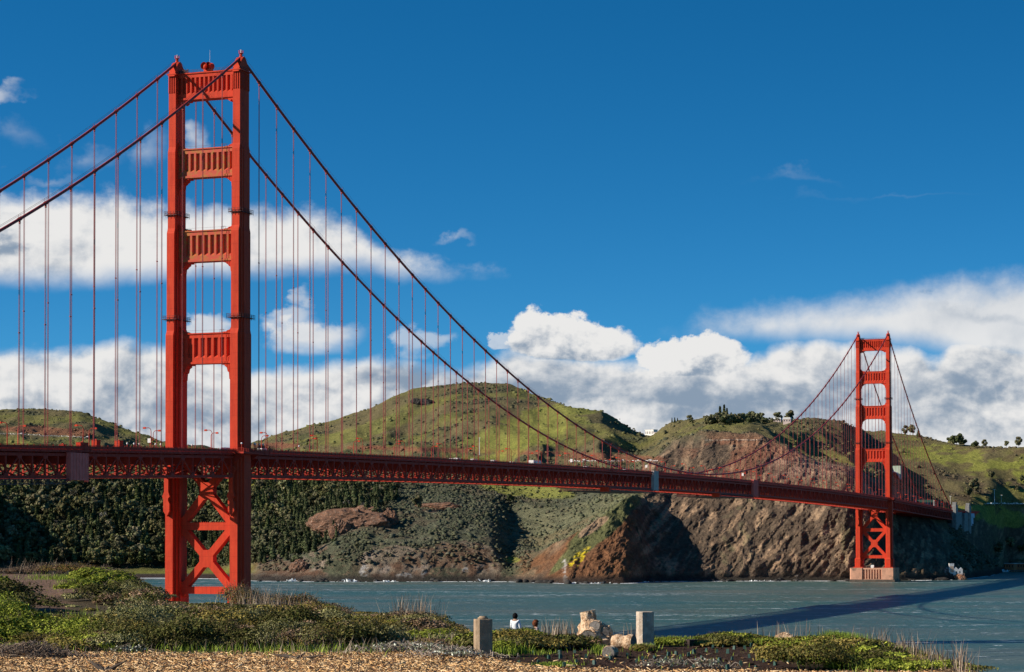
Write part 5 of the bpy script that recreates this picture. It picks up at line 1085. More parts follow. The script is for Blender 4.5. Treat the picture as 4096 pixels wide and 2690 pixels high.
PAL = {'green': np.array([[.20, .25, .028], [.26, .31, .04], [.15, .19, .022], [.32, .34, .05]]), 'dark': np.array([[.095, .105, .024], [.13, .13, .034], [.075, .08, .02], [.15, .13, .045]]),
       'sage': np.array([[.25, .24, .095], [.20, .20, .07], [.31, .29, .13], [.15, .15, .05]]), 'olive': np.array([[.24, .19, .045], [.19, .16, .036], [.30, .23, .065], [.13, .12, .03]]),
       'brown': np.array([[.27, .17, .09], [.20, .13, .07], [.34, .24, .15], [.15, .12, .05]]), 'autumn': np.array([[.24, .16, .04], [.20, .17, .04], [.32, .17, .065], [.14, .13, .035]])}
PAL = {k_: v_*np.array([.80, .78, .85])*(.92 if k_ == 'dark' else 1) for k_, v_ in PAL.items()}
def twigs(n, R, H, rng, r=.007):
    m = MB()
    for i in range(n):
        a = rng.random()*6.28; e = rng.uniform(.25, 1.0); b = Vector((math.cos(a)*R*e, math.sin(a)*R*e, H*rng.uniform(.6, 1.08))); mid = b*.5+Vector((rng.normal(0, .05), rng.normal(0, .05), H*.12))
        m.tube([(b.x*.1, b.y*.1, 0), tuple(mid), tuple(b)], [r*1.5, r, r*.5], 4, False)
        for k in range(2): c = mid+(b-mid)*rng.uniform(.1, .8); m.tube([tuple(c), tuple(c+Vector((rng.normal(0, .12), rng.normal(0, .12), rng.uniform(.05, .2))))], [r*.7, r*.35], 3, False)
    return m
TWIG = mottled('dry_twig', (.20, .15, .11), (.12, .085, .06), 8., .9); TWIGP = mottled('pale_twig', (.34, .28, .22), (.24, .19, .15), 8., .9)
SP = {}
def shrub_proto(kind, seed):
    rng = np.random.default_rng(seed)
    n, s, nl, sp_ = {'green': (2600, .040, 12, .15), 'dark': (2600, .036, 12, .15), 'sage': (3400, .028, 14, .1), 'olive': (3000, .030, 13, .15), 'brown': (1500, .026, 10, .5), 'autumn': (1100, .034, 9, .8)}[kind]
    V, c = leaves(n, .85, .8, s, PAL[kind], rng, nl, sp_); lm = npmesh('foliage', V, np.arange(len(V)).reshape(-1, 4), LEAFN, False, c)
    tm = twigs({'brown': 60, 'autumn': 40}.get(kind, 14), .75, .85, rng).mesh('stems', TWIG)
    return lm, tm
for kd in PAL: SP[kd] = [shrub_proto(kd, 100+i+len(kd)*7) for i in range(3)]
SKU = [-60, 0, 60, 120, 200, 235, 262, 300, 330, 350, 375, 390, 420, 500, 560, 620, 680, 700, 745, 765, 800, 850, 880, 905, 960, 1005, 1040, 1066, 1085, 1098, 1150, 1185, 1205, 1230, 1260, 1300, 1340, 1346, 1468, 1478, 1530, 1570, 1600, 1640, 1660, 1690, 1740, 1780, 1830, 1870, 1900, 1960, 2010, 2060, 2110, 2150, 2190, 2225, 2300]
SKV = [1318, 1318, 1312, 1304, 1304, 1308, 1318, 1338, 1345, 1350, 1372, 1392, 1402, 1394, 1398, 1398, 1404, 1396, 1388, 1402, 1420, 1432, 1432, 1420, 1413, 1440, 1462, 1484, 1490, 1472, 1462, 1452, 1448, 1458, 1474, 1468, 1470, 1500, 1498, 1472, 1480, 1474, 1480, 1484, 1476, 1464, 1466, 1482, 1476, 1478, 1476, 1470, 1477, 1490, 1506, 1522, 1542, 1560, 1585]
def top_h(u, D_):
    if 70 < u < 205 and D_ < 99: return CAM[2]-(1424-HOR)*D_/5288-float(gz(u, D_))
    z = CAM[2]-(np.interp(u, SKU, SKV)-HOR)*D_/5288; return z-float(gz(u, D_))
def shrub(kind, u, D_, w, h, label, group=None, name=None):
    D_ = min(D_, float(np.interp(u, EU, EDG))-.4) if u > 1085 else D_; hl = max(.14, top_h(u, D_)/1.06*random.uniform(.92, 1.06)) if not ('sapling' in label or 'sparse' in label) else h; h = min(h, hl); w = w*(1 if u < 1860 else .8); lm, tm = SP[kind][random.randrange(3)]; P = FG(u, D_); r = empty(name or 'shrub', tuple(P-[0, 0, .05]), random.random()*6.28); r.scale = (w/.85/2, w/.85/2, h*1.18/.95)
    link_mesh('foliage', lm, r); link_mesh('stems', tm, r); tag(r, label, 'shrub', group); return r
# large individual shrubs (u, D, width, height, kind, label)
BIG = [(225, 112, 3.0, 1.05, 'green', 'bright green leafy mound right of the dirt path'), (265, 108, 2.8, 1.0, 'green', 'lower right bright green mound beside the path mound'), (300, 106, 2.6, .85, 'dark', 'dark green shrub between the bright mound and the tower foot'), (185, 104, 2.6, .7, 'green', 'yellow green low shrub spilling over the path edge'),
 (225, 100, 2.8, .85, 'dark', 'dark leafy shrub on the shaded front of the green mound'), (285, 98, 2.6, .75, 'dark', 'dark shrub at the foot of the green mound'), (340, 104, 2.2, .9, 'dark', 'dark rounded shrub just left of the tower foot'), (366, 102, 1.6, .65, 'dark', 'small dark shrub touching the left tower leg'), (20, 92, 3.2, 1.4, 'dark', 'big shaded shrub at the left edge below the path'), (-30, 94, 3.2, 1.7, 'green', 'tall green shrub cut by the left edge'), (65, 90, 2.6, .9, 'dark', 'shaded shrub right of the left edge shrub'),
 (140, 128, 2.4, 1.0, 'autumn', 'olive brown leafy shrub behind the path, left'), (175, 128, 2.4, 1.05, 'autumn', 'olive brown leafy shrub behind the path, middle'), (215, 126, 2.6, 1.05, 'autumn', 'olive brown leafy shrub behind the path, right'), (262, 122, 2.4, .95, 'brown', 'brown shrub behind the bright mound'), (295, 116, 2.2, .9, 'brown', 'brown dry shrub sloping to the water left of the tower'), (60, 130, 3.0, 1.1, 'brown', 'bare wind bent brown shrub behind the path at left'), (105, 130, 2.2, .95, 'brown', 'leaning bare shrub behind the path beside the wind bent one'), (15, 130, 2.4, .85, 'brown', 'low bare shrub behind the path at the left edge'),
 (545, 96, 1.5, 1.15, 'autumn', 'thin yellowish sapling in front of the right tower leg'), (562, 95, 1.3, 1.0, 'autumn', 'second thin sapling overlapping the right tower leg'), (585, 96, 1.4, .95, 'autumn', 'thin sapling on the right of the tower leg'), (625, 95, 2.0, .75, 'autumn', 'sparse brown shrub against the water right of the tower'), (665, 94, 2.2, .75, 'autumn', 'sparse wide shrub against the water, second right of the tower'), (700, 94, 2.0, .8, 'autumn', 'sparse shrub against the water, third right of the tower'),
 (735, 84, 1.9, .75, 'green', 'bright green shrub on the ridge below the sparse shrubs'), (705, 84, 1.6, .65, 'green', 'bright green shrub left of the other bright ridge shrub'), (625, 88, 3.0, .75, 'dark', 'dark rounded shrub in the middle of the slope'), (585, 89, 2.4, .75, 'sage', 'grey green shrub left of the dark rounded shrub'), (780, 82, 1.8, .7, 'brown', 'reddish brown shrub right of the bright ridge shrubs'), (820, 80, 2.2, .75, 'green', 'green shrub on the slope below the brown one'), (805, 76, 2.2, .8, 'green', 'large leafy green shrub right of centre of the slope'), (870, 76, 2.0, .65, 'dark', 'dark shrub on the falling edge'),
 (955, 76, 2.6, .95, 'brown', 'tall dry bushy shrub with pale twigs near the slope end'), (975, 73, 2.2, .75, 'olive', 'olive shrub in front of the dry one'), (1010, 71, 2.2, .7, 'olive', 'olive shrub at the right end of the slope'), (1040, 68, 1.8, .55, 'green', 'green shrub left of the first concrete post'), (1000, 66, 1.8, .5, 'green', 'green shrub below the olive ones'), (930, 70, 2.2, .6, 'green', 'low green shrub mid slope below the dry one'),
 (480, 80, 2.4, .75, 'sage', 'grey green shrub in the centre of the slope'), (530, 76, 2.4, .75, 'olive', 'olive brown shrub low on the slope'), (395, 68, 2.2, .65, 'sage', 'grey green shrub low left of centre'), (300, 64, 2.0, .55, 'sage', 'grey green shrub above the wood chips at left'), (420, 63, 2.2, .5, 'sage', 'pale grey green shrub above the wood chips'), (330, 84, 2.0, .55, 'green', 'bright sage shrub below the bright mound'),
 (60, 72, 2.4, .85, 'green', 'bright green shrub lower left'), (130, 70, 2.2, .8, 'green', 'bright green shrub second from the lower left'), (15, 68, 2.2, .8, 'green', 'bright green shrub at the left edge'), (215, 71, 2.0, .7, 'green', 'bright green shrub third from the lower left'), (95, 64, 2.0, .5, 'olive', 'olive shrub above the vine pile'),
 (1168, 65, 1.1, .60, 'green', 'green shrub right of the first concrete post'), (1212, 66, 1.1, .50, 'green', 'bright leafy shrub hiding the person in white'), (1232, 66, 1.0, .36, 'dark', 'dark shrub between the two people'), (1268, 64, 1.3, .46, 'olive', 'olive shrub below the red haired person'), (1300, 65, 1.8, .7, 'dark', 'dark twiggy shrub left of the tree stump'), (1330, 65, 1.3, .6, 'brown', 'brown twiggy shrub touching the stump'), (1095, 62, 1.0, .62, 'green', 'green shrub hugging the left side of the first post'),
 (1180, 60, 1.1, .42, 'green', 'low bright green plant at the foot of the first post'), (1465, 65, .8, .55, 'green', 'green shrub behind the second concrete post'), (1500, 61, .9, .25, 'olive', 'low weeds at the foot of the second post'), (1535, 68, .8, .35, 'olive', 'small olive shrub right of the second post'), (1570, 69, 1.6, .32, 'green', 'low green clump right of the second post'), (1620, 69, 1.4, .25, 'green', 'low green clump right of the first low clump'),
 (1690, 68, 1.7, .62, 'green', 'tall bright green bush on the far edge of the planting bed'), (1730, 69, 1.5, .55, 'green', 'green bush right of the tallest edge bush'), (1655, 68, .9, .38, 'green', 'small green bush left of the tallest edge bush'), (1775, 69, 1.1, .42, 'dark', 'dark leafy plant on the bed edge'), (1815, 69, 1.2, .48, 'green', 'leafy nettle clump on the bed edge, left'), (1850, 69, 1.2, .50, 'dark', 'leafy nettle clump on the bed edge, middle'), (1895, 68, 1.3, .48, 'green', 'leafy nettle clump on the bed edge, right'), (1935, 66, 1.3, .46, 'dark', 'dark clump where the bed edge turns'),
 (1975, 63, 1.6, .60, 'green', 'bright grass like bush right of the bed'), (2030, 61, 1.8, .66, 'green', 'leafy bush second right of the bed'), (2075, 58, 1.6, .6, 'dark', 'dark bush before the twiggy stalks'), (2120, 56, 1.5, .5, 'dark', 'dark bush at the right end of the bluff'), (2155, 53.5, 1.2, .4, 'brown', 'brown dry bush at the right end of the bluff'), (1920, 58, 1.6, .42, 'green', 'low green bush in front of the bed end'), (1985, 56, 1.8, .5, 'green', 'low leafy bush near the bottom right'), (2050, 54, 1.6, .45, 'dark', 'low dark bush near the bottom right'), (1890, 61, 1.3, .35, 'green', 'low green bush touching the bed end'), (2110, 52.5, 1.2, .35, 'olive', 'olive bush cut by the bottom edge'), (2205, 50, .7, .45, 'brown', 'small dry bush at the very end of the bluff')]
for u_, D_, w_, h_, kd, lb in BIG: shrub(kd, u_, D_, w_, h_, lb)
# continuous low cover between them
cv_ = []; cc_ = []
for i in range(900):
    if i < 540: u_ = random.uniform(-60, 1085); D_ = 62+(np.interp(u_, EU, EDG)-62)*random.random()**1.3
    elif i < 740: u_ = random.uniform(1860, 2190); D_ = np.interp(u_, EU, EDG)-random.random()**1.2*13
    else: u_ = random.uniform(1130, 1345) if i < 800 else random.uniform(1520, 1900); D_ = random.uniform(61.5, 66) if i < 800 else random.uniform(64, 66)
    vg = HOR+(CAM[2]-float(gz(u_, D_)))*5288/D_
    if ((u_-30)/215)**2+((vg-1362)/38)**2 < 1 or ((u_-250)/36)**2+((vg-1428)/10)**2 < 1: continue
    if u_ < 1100 and vg > 1512: continue
    if u_ > 1860 and vg > 1566: continue
    hp_ = sstep(fbm(np.array([u_/90.]), np.array([D_/7.]), 6.6, 3)[0], -.35, .4); h_ = (.25+1.1*hp_)*random.uniform(.7, 1.2)*(1.0 if D_ > 70 else .62)
    h_ = min(h_, max(.12, top_h(u_, D_)/1.2*random.uniform(.85, 1.08)))
    q = fbm(np.array([u_/130.]), np.array([D_/14.]), 2.2, 2)[0]+random.gauss(0, .12)
    kd = ('green' if (u_ < 260 and D_ < 80 and random.random() < .7) else 'sage' if q > .12 else 'olive' if q > -.05 else 'brown' if q > -.22 else 'dark') if u_ < 1085 else random.choice(['green', 'dark', 'olive', 'green']); D_ = min(D_, float(np.interp(u_, EU, EDG))-.4)
    if 1280 < u_ < 1345: kd = random.choice(['dark', 'brown'])
    rng = np.random.default_rng(i); w2 = (.45+.75*hp_)*random.uniform(.8, 1.25); V, c = leaves(int(500+1100*w2), w2, h_*1.1, random.choice([.026, .032, .042]), PAL[kd], rng, 8, .2); P = FG(u_, D_); cv_.append(V+P-[0, 0, .05]); cc_.append(c*random.uniform(.7, 1.4))
V = np.concatenate(cv_); tag(link_mesh('low_brush', npmesh('low_brush', V, np.arange(len(V)).reshape(-1, 4), LEAFN, False, np.concatenate(cc_))), 'tangled low coastal brush covering the bluff between the larger shrubs', 'brush', kind='stuff')
# grass blades and dry stalks
def blades(spec, name, label, cat, pal):
    Vs = []; Cs = []
    for (u0, D0, ru, rd, n, h, lean) in spec:
        u_ = u0+RNG.normal(0, ru, n); D_ = D0+RNG.normal(0, rd, n); e_ = np.interp(u_, EU, EDG); D_ = np.where((u_ > 1100) & (D_ > e_-.2), e_-.2-np.abs(RNG.normal(0, .5, n)), D_); x, y = xy(u_, D_); z = gz(u_, D_); hh = h*(.5+.8*RNG.random(n)); a = RNG.random(n)*6.28; w2 = .006+.007*RNG.random(n)
        dx2 = np.cos(a)*hh*lean*RNG.random(n); dy2 = np.sin(a)*hh*lean*RNG.random(n)
        B0 = np.stack([x-w2*np.sin(a), y+w2*np.cos(a), z-.02], 1); B1 = np.stack([x+w2*np.sin(a), y-w2*np.cos(a), z-.02], 1); M = np.stack([x+dx2*.4, y+dy2*.4, z+hh*.6], 1); Tt = np.stack([x+dx2, y+dy2, z+hh], 1); s3 = np.stack([w2*np.sin(a), -w2*np.cos(a), a*0], 1)
        Vs.append(np.stack([B0, B1, M+s3*.7, Tt+s3*.1, Tt-s3*.1, M-s3*.7], 1)); Cs.append(pal[RNG.integers(0, len(pal), n)]*(.6+.8*RNG.random((n, 1))))
    V = np.concatenate(Vs).reshape(-1, 3); c = np.repeat(np.concatenate(Cs), 6, 0); n = len(V)//6
    F = (np.array([(0, 1, 2, 5), (5, 2, 3, 4)])[None]+(np.arange(n)*6)[:, None, None]).reshape(-1, 4)
    tag(link_mesh(name, npmesh(name, V, F, LEAFN, False, c)), label, cat, kind='stuff')
blades([(1180, 60.5, 20, .7, 1500, .22, .8), (1245, 60, 30, .5, 200, .12, .9), (1600, 69.3, 45, .5, 1500, .2, .7), (1290, 54.5, 26, .3, 700, .08, .8), (1960, 64, 26, 1., 3200, .38, .7), (1920, 60, 30, 1.5, 1800, .2, .8), (2030, 58, 60, 3, 2600, .28, .8), (240, 110, 40, 2., 2600, .25, .7), (200, 116, 60, 2., 2600, .2, .7), (330, 78, 120, 6, 2500, .3, .8), (800, 72, 120, 5, 2500, .3, .8), (1500, 61.5, 14, .3, 500, .15, .9), (1680, 69.5, 80, .5, 1500, .2, .8), (1395, 60, 8, .2, 200, .22, .8), (1830, 67.5, 40, .8, 900, .22, .8), (680, 62, 200, 1.6, 2600, .22, .9), (1330, 59, 120, 2.0, 130, .12, .9), (1600, 58, 160, 2.5, 160, .1, .9)], 'green_grass', 'bright green grass tufts on the bluff edge', 'grass', np.array([[.22, .30, .035], [.17, .24, .03], [.27, .34, .06], [.13, .17, .03]]))
blades([(1305, 65, 20, .6, 200, .62, .35), (1275, 64.5, 12, .6, 60, .6, .4), (2050, 60, 40, 1.2, 130, .62, .5), (2115, 56, 30, 1.2, 120, .6, .55), (2170, 53, 22, 1., 100, .5, .6), (2230, 50.5, 14, .5, 60, .65, .6), (1480, 66, 20, .5, 60, .5, .4), (900, 66, 120, 3, 700, .4, .8), (780, 64, 140, 2, 900, .35, .9), (560, 66, 160, 3, 900, .4, .9), (960, 77, 26, 1.5, 260, .95, .4), (1830, 69, 40, .5, 70, .6, .3), (90, 131, 40, 1, 160, .8, .7), (620, 92, 50, 2, 400, .9, .5), (40, 61, 60, .6, 800, .2, 1.2)], 'dry_stalks', 'bare straw coloured stalks standing in the brush', 'stalks', np.array([[.30, .23, .16], [.22, .16, .11], [.38, .31, .23], [.16, .11, .08]]))
# vine and branch piles
def pile(u0, D0, w, d, h, n, mat, label, r=.009, lv=None, name='brush_pile'):
    P = FG(u0, D0); R_ = empty(name, tuple(P), YAW*-1); m = MB(); rng = np.random.default_rng(int(u0))
    for i in range(n):
        x = rng.normal(0, w*.4); y = rng.normal(0, d*.4); z = h*math.exp(-(x/(w*.55))**2)*rng.random(); a = rng.random()*6.28; L = rng.uniform(.15, .5); k = rng.normal(0, .5)
        pts = [(x+math.cos(a+k*t)*L*t, y+math.sin(a+k*t)*L*t, max(.01, z+.14*math.sin(t*3.1)*rng.uniform(-.2, 1))) for t in np.linspace(0, 1, 5)]
        rr = r*rng.uniform(.6, 1.8); m.tube(pts, [rr, rr, rr, rr*.8, rr*.4], 4, False)
    m.build('branches', mat, R_, fix=False)
    if lv is not None:
        V, c = leaves(lv, w*.62, h*1.1, .030, np.array([[.55, .56, .46], [.40, .43, .33], [.25, .27, .18], [.10, .11, .06], [.07, .07, .04]]), rng, 14, .5); link_mesh('dead_leaves', npmesh('dead_leaves', V, np.arange(len(V)).reshape(-1, 4), LEAFN, False, c), R_)
    tag(R_, label, 'brush pile')
pile(70, 57.5, 1.7, .8, .42, 420, TWIG, 'tangled heap of brown vines on the mulch at lower left', .010)
pile(950, 60, 2.2, .9, .28, 240, TWIGP, 'pile of pale cut branches with whitish leaves left of the first post', .010, 650); pile(1060, 57.5, 1.5, .7, .26, 140, TWIGP, 'whitish leafy cut branches in front of the first post', .009, 620)
pile(300, 60.5, .9, .4, .22, 50, TWIG, 'small white leaved cuttings above the mulch at left', .007, 220); pile(1545, 53.5, .9, .4, .22, 40, TWIGP, 'pale leafy cutting lying on the dark soil below the second post', .007, 160); pile(1640, 53.2, .7, .4, .2, 30, TWIGP, 'second pale leafy cutting on the dark soil', .007, 90)
m = MB(); P = FG(690, 57); 
for a, L in ((.1, .8), (3.2, .7), (2.7, .5), (1.2, .25)): m.tube([tuple(P+[0, 0, .04]), tuple(P+[math.cos(a)*L*.5, .1*math.sin(a), .10]), tuple(P+[math.cos(a)*L, .2*math.sin(a), .16])], [.05, .035, .01], 6)
tag(m.build('dead_branch', BARK), 'dark forked dead branch lying along the top of the mulch', 'branch')
m = MB(); P = FG(245, 52)
for a, L in ((.6, .3), (2.4, .35), (1.4, .28), (3.0, .5), (0.1, .5)): m.tube([tuple(P), tuple(P+[math.cos(a)*L*.5, .05, L*.3]), tuple(P+[math.cos(a)*L, .1, L*.55])], [.06, .045, .01], 6)
tag(m.build('root_wood', BARK), 'broken dark root wood sticking out of the mulch at lower left', 'root')
# ---- concrete posts
PC = mottled('lichen_concrete', (.52, .42, .32), (.38, .30, .23), 5., .95, 8, .02, .1, (.62, .57, .49), 14.); PC1 = mottled('brown_concrete', (.36, .26, .17), (.27, .195, .125), 6., .95, 8, .015, .1, (.34, .26, .19), 18.)
def post(u0, v0, mat, label, cap):
    D_ = Dat(v0, u0); P = FG(u0, D_); r = empty('concrete_post', tuple(P), YAW*-1*-1+math.radians(45+8)); a = .218; c = .085; H = .97
    O_ = lambda s: [(a*s, -a*s+c), (a*s, a*s-c), (a*s-c, a*s), (-a*s+c, a*s), (-a*s, a*s-c), (-a*s, -a*s+c), (-a*s+c, -a*s), (a*s-c, -a*s)]
    m = MB(); m.loft([(.07, O_(1)), (H-.012, O_(1)), (H, O_(.97))]); m.build('shaft', mat, r); m = MB(); m.loft([(-.25, O_(1.16)), (.06, O_(1.16)), (.10, O_(1.03))]); m.build('plinth', mat, r)
    if cap: m = MB(); m.tube([(0, 0, H), (0, 0, H+.035), (0, 0, H+.05), (0, 0, H+.075)], [.135, .135, .10, .09], 20); m.build('round_cap', mat, r, True)
    tag(r, label, 'post')
post(1122, 1527, PC1, 'brown octagonal concrete post with a round disc on top', True); post(1498, 1503, PC, 'pale chipped octagonal concrete post with lichen spots', False)
# low dark slab right of the second post
P = FG(1578, 64.2); m = MB(); m.box((P[0], P[1], P[2]+.02), (1.25, .5, .30), -YAW*-1); tag(m.build('timber_edge', mottled('dark_timber', (.06, .04, .03), (.035, .025, .02), 6., .9)), 'low dark timber edging lying right of the pale post', 'timber')
# ---- stump, logs and driftwood
WOODB = mottled('bleached_wood', (.66, .47, .30), (.34, .20, .11), 9., .85, 8, .04, .15, (.80, .66, .48), 16., lo=.42, hi=.58); CUT = mottled('grey_cut_wood', (.21, .19, .17), (.13, .115, .10), 22., .9, 6, .01, .1, (.05, .04, .035), 30.)
def gnarl(pts, rs, n=18, k=.22, seed=0):
    m = MB(); m.tube(pts, rs, n, False); V = np.array(m.V); Cn = V.mean(0); q = fbm(V[:, 0]*4.5+seed, V[:, 1]*4.5, V[:, 2]*2.2, 4, True)+.5*fbm(V[:, 0]*13+seed, V[:, 1]*13, V[:, 2]*5, 3, True); L = len(pts); cen = np.repeat(np.array(pts, float), n, 0); V = cen+(V-cen)*(1+k*q)[:, None]; return V, m.F
def rlog(name, mat_ends, P, d, R, L, label, rz):
    r = empty(name, tuple(P), rz); n = 20; pts = [(0, -L/2+L*t/8, 0) for t in range(9)]; V, F = gnarl(pts, [R*(1+.12*math.sin(t*1.3)) for t in range(9)], n, .10, label.__len__()); m = MB(); m.add(V, F); m.build('bark_side', WOODB, r, True)
    for e, i in ((0, 0), (1, 8)):
        m = MB(); ring = V[i*n:(i+1)*n]; c = ring.mean(0)+[0, (.004 if e else -.004), 0]; m.add(list(ring)+[c], [(k, (k+1) % n, n) for k in range(n)]); m.build('cut_face', CUT, r)
    tag(r, label, 'log'); return r
D_ = 64.0; P = FG(1375, D_); st = empty('tree_stump', tuple(P), -YAW*-1)
def addpart(name, pts, rs, seed, mat=WOODB, k=.38, cap=True, n=30):
    pts = [Vector(p) for p in pts]; fine_ = []; fr_ = []
    for i in range(len(pts)-1):
        for t in np.linspace(0, 1, 6, endpoint=False): fine_.append(tuple(pts[i].lerp(pts[i+1], t))); fr_.append(rs[i]*(1-t)+rs[i+1]*t)
    fine_.append(tuple(pts[-1])); fr_.append(rs[-1]); V, F = gnarl(fine_, fr_, n, k, seed); m = MB(); m.add(V, F); m.build(name, mat, st, False)
    if cap:
        ring = V[-n:]; c = ring.mean(0); ring = c+(ring-c)*.93; off = (Vector(fine_[-1])-Vector(fine_[-2])).normalized()*.006
        m = MB(); m.add([tuple(np.array(q)+np.array(off)) for q in ring]+[tuple(c+np.array(off))], [(i, (i+1) % n, n) for i in range(n)]); m.build('cut_face', CUT, st)
addpart('trunk', [(.02, .1, -.15), (.0, .1, .12), (-.05, .08, .40), (-.13, .05, .70), (-.17, .02, .97)], [.50, .46, .33, .17, .16], 1)
addpart('large_cut_limb', [(.0, .15, .2), (.09, -.12, .2), (.16, -.36, .16)], [.30, .27, .22], 3)
addpart('upper_limb', [(.05, .2, .35), (.18, -.05, .50), (.22, -.18, .55)], [.24, .18, .13], 5)
addpart('right_limb', [(.1, .3, .3), (.38, .15, .40), (.50, -.02, .38)], [.22, .15, .10], 7)
addpart('left_root', [(-.1, .1, .42), (-.36, .05, .50), (-.46, .0, .58)], [.24, .13, .07], 9, cap=False)
addpart('spreading_root', [(-.1, 0, .1), (-.42, -.12, .02), (-.6, -.2, -.08)], [.30, .16, .08], 11, cap=False)
tag(st, 'bleached pale tree stump with sawn grey cut faces beside the dark shrubs', 'tree stump')
P = FG(1448, 62.5); rlog('cut_log', 0, P+[0, 0, .16], 0, .19, .62, 'bleached cut log lying between the stump and the pale post', YAW*-1+math.radians(-118)+math.pi)
P = FG(1418, 58.2); rlog('cut_log', 0, P+[0, 0, .12], 0, .15, .32, 'short round cut log on the dark soil in front of the stump', YAW*-1+math.radians(-25))
P = FG(1820, 64.5); st2 = st; st = empty('driftwood', tuple(P), -YAW*-1)
addpart('root_arm', [(-.45, .1, .0), (-.2, 0, .17), (.05, 0, .22)], [.04, .09, .13], 2, cap=False, n=14); addpart('root_body', [(0, 0, .18), (.2, -.03, .16), (.42, -.08, .08), (.5, -.1, .05)], [.14, .13, .10, .05], 4, cap=False, n=14); addpart('root_spur', [(.02, -.02, .2), (.1, -.15, .05), (.12, -.2, -.05)], [.10, .07, .04], 6, cap=False, n=12)
tag(st, 'pale twisted driftwood root lying at the back of the planting bed', 'driftwood')
# ---- green seedling sleeves
SLV = mottled('green_plastic', (.05, .11, .085), (.03, .07, .055), 14., .5)
r0 = empty('seedling_sleeve'); m = MB(); a, b = .055, .042; sq_ = lambda s: [(s, -s), (s, s), (-s, s), (-s, -s)]; m.loft([(-.02, sq_(a)), (.15, sq_(b))]); m.build('sleeve', SLV, r0)
m = MB()
for k in range(5): t = k*1.26; m.add([(0, 0, .1), (.012, 0, .1), (math.cos(t)*.05, math.sin(t)*.05, .21)], [(0, 1, 2)])
m.build('seedling', mottled('seedling_leaf', (.12, .18, .04), (.16, .2, .05), 9., .7), r0)
uses = [False]; pos = [(1250, 1544), (1275, 1532), (1302, 1531), (1361, 1529), (1408, 1525), (1418, 1534), (1457, 1528), (1478, 1540), (1492, 1537), (1520, 1532), (1545, 1537), (1552, 1525), (1205, 1545), (1300, 1520), (1335, 1520), (1240, 1520), (1570, 1522), (1580, 1530), (1600, 1527), (1612, 1520), (1640, 1515), (1665, 1518), (1690, 1520), (1655, 1508), (1680, 1505), (1705, 1510), (1730, 1512), (1745, 1505), (1760, 1512), (1790, 1520), (1812, 1520), (1835, 1518), (1850, 1525), (1630, 1535), (1670, 1540), (1595, 1545), (1560, 1550), (1700, 1535), (1720, 1548), (1740, 1530), (1775, 1540), (1800, 1548), (1830, 1540), (1650, 1550), (1610, 1555), (1690, 1556), (1755, 1556), (1855, 1545), (1530, 1550), (1380, 1545), (1340, 1540), (1310, 1550), (1720, 1500), (1700, 1498), (1775, 1500)]
rowl = ['front', 'middle', 'back']; po = sorted(range(len(pos)), key=lambda i: pos[i][0])
for i, q in enumerate(po):
    u_, v_ = pos[q]; D_ = Dat(v_, u_); o = place(r0, uses, tuple(FG(u_, D_)), random.random()*1.5, random.uniform(.55, .8), label='green seedling sleeve in the %s row of the bed, %s from the left' % (rowl[0 if v_ > 1538 else 1 if v_ > 1519 else 2], ordn[sum(1 for k in po[:i] if (0 if pos[k][1] > 1538 else 1 if pos[k][1] > 1519 else 2) == (0 if v_ > 1538 else 1 if v_ > 1519 else 2))]), cat='plant guard', group='green seedling sleeves in the planting bed')
    o.rotation_euler = (random.uniform(-.12, .12), random.uniform(-.15, .15), random.random()*1.5)
# soil clods
m = MB()
for i in range(900):
    u_ = random.uniform(1140, 1880); v_ = random.uniform(1498, 1556); D_ = 16604/(v_-HOR); P = FG(u_, D_); s_ = random.uniform(.015, .06)
    m.add([tuple(P+np.array([random.gauss(0, s_), random.gauss(0, s_), random.uniform(-.3, 1)*s_])) for _ in range(5)], [(0, 1, 2), (0, 2, 3), (0, 3, 4), (1, 2, 4), (2, 3, 4), (0, 1, 4)])
tag(m.build('soil_clods', mottled('dark_soil', (.06, .033, .02), (.035, .02, .013), 8., .95)), 'dark crumbly soil clods of the planting bed', 'soil', kind='stuff')
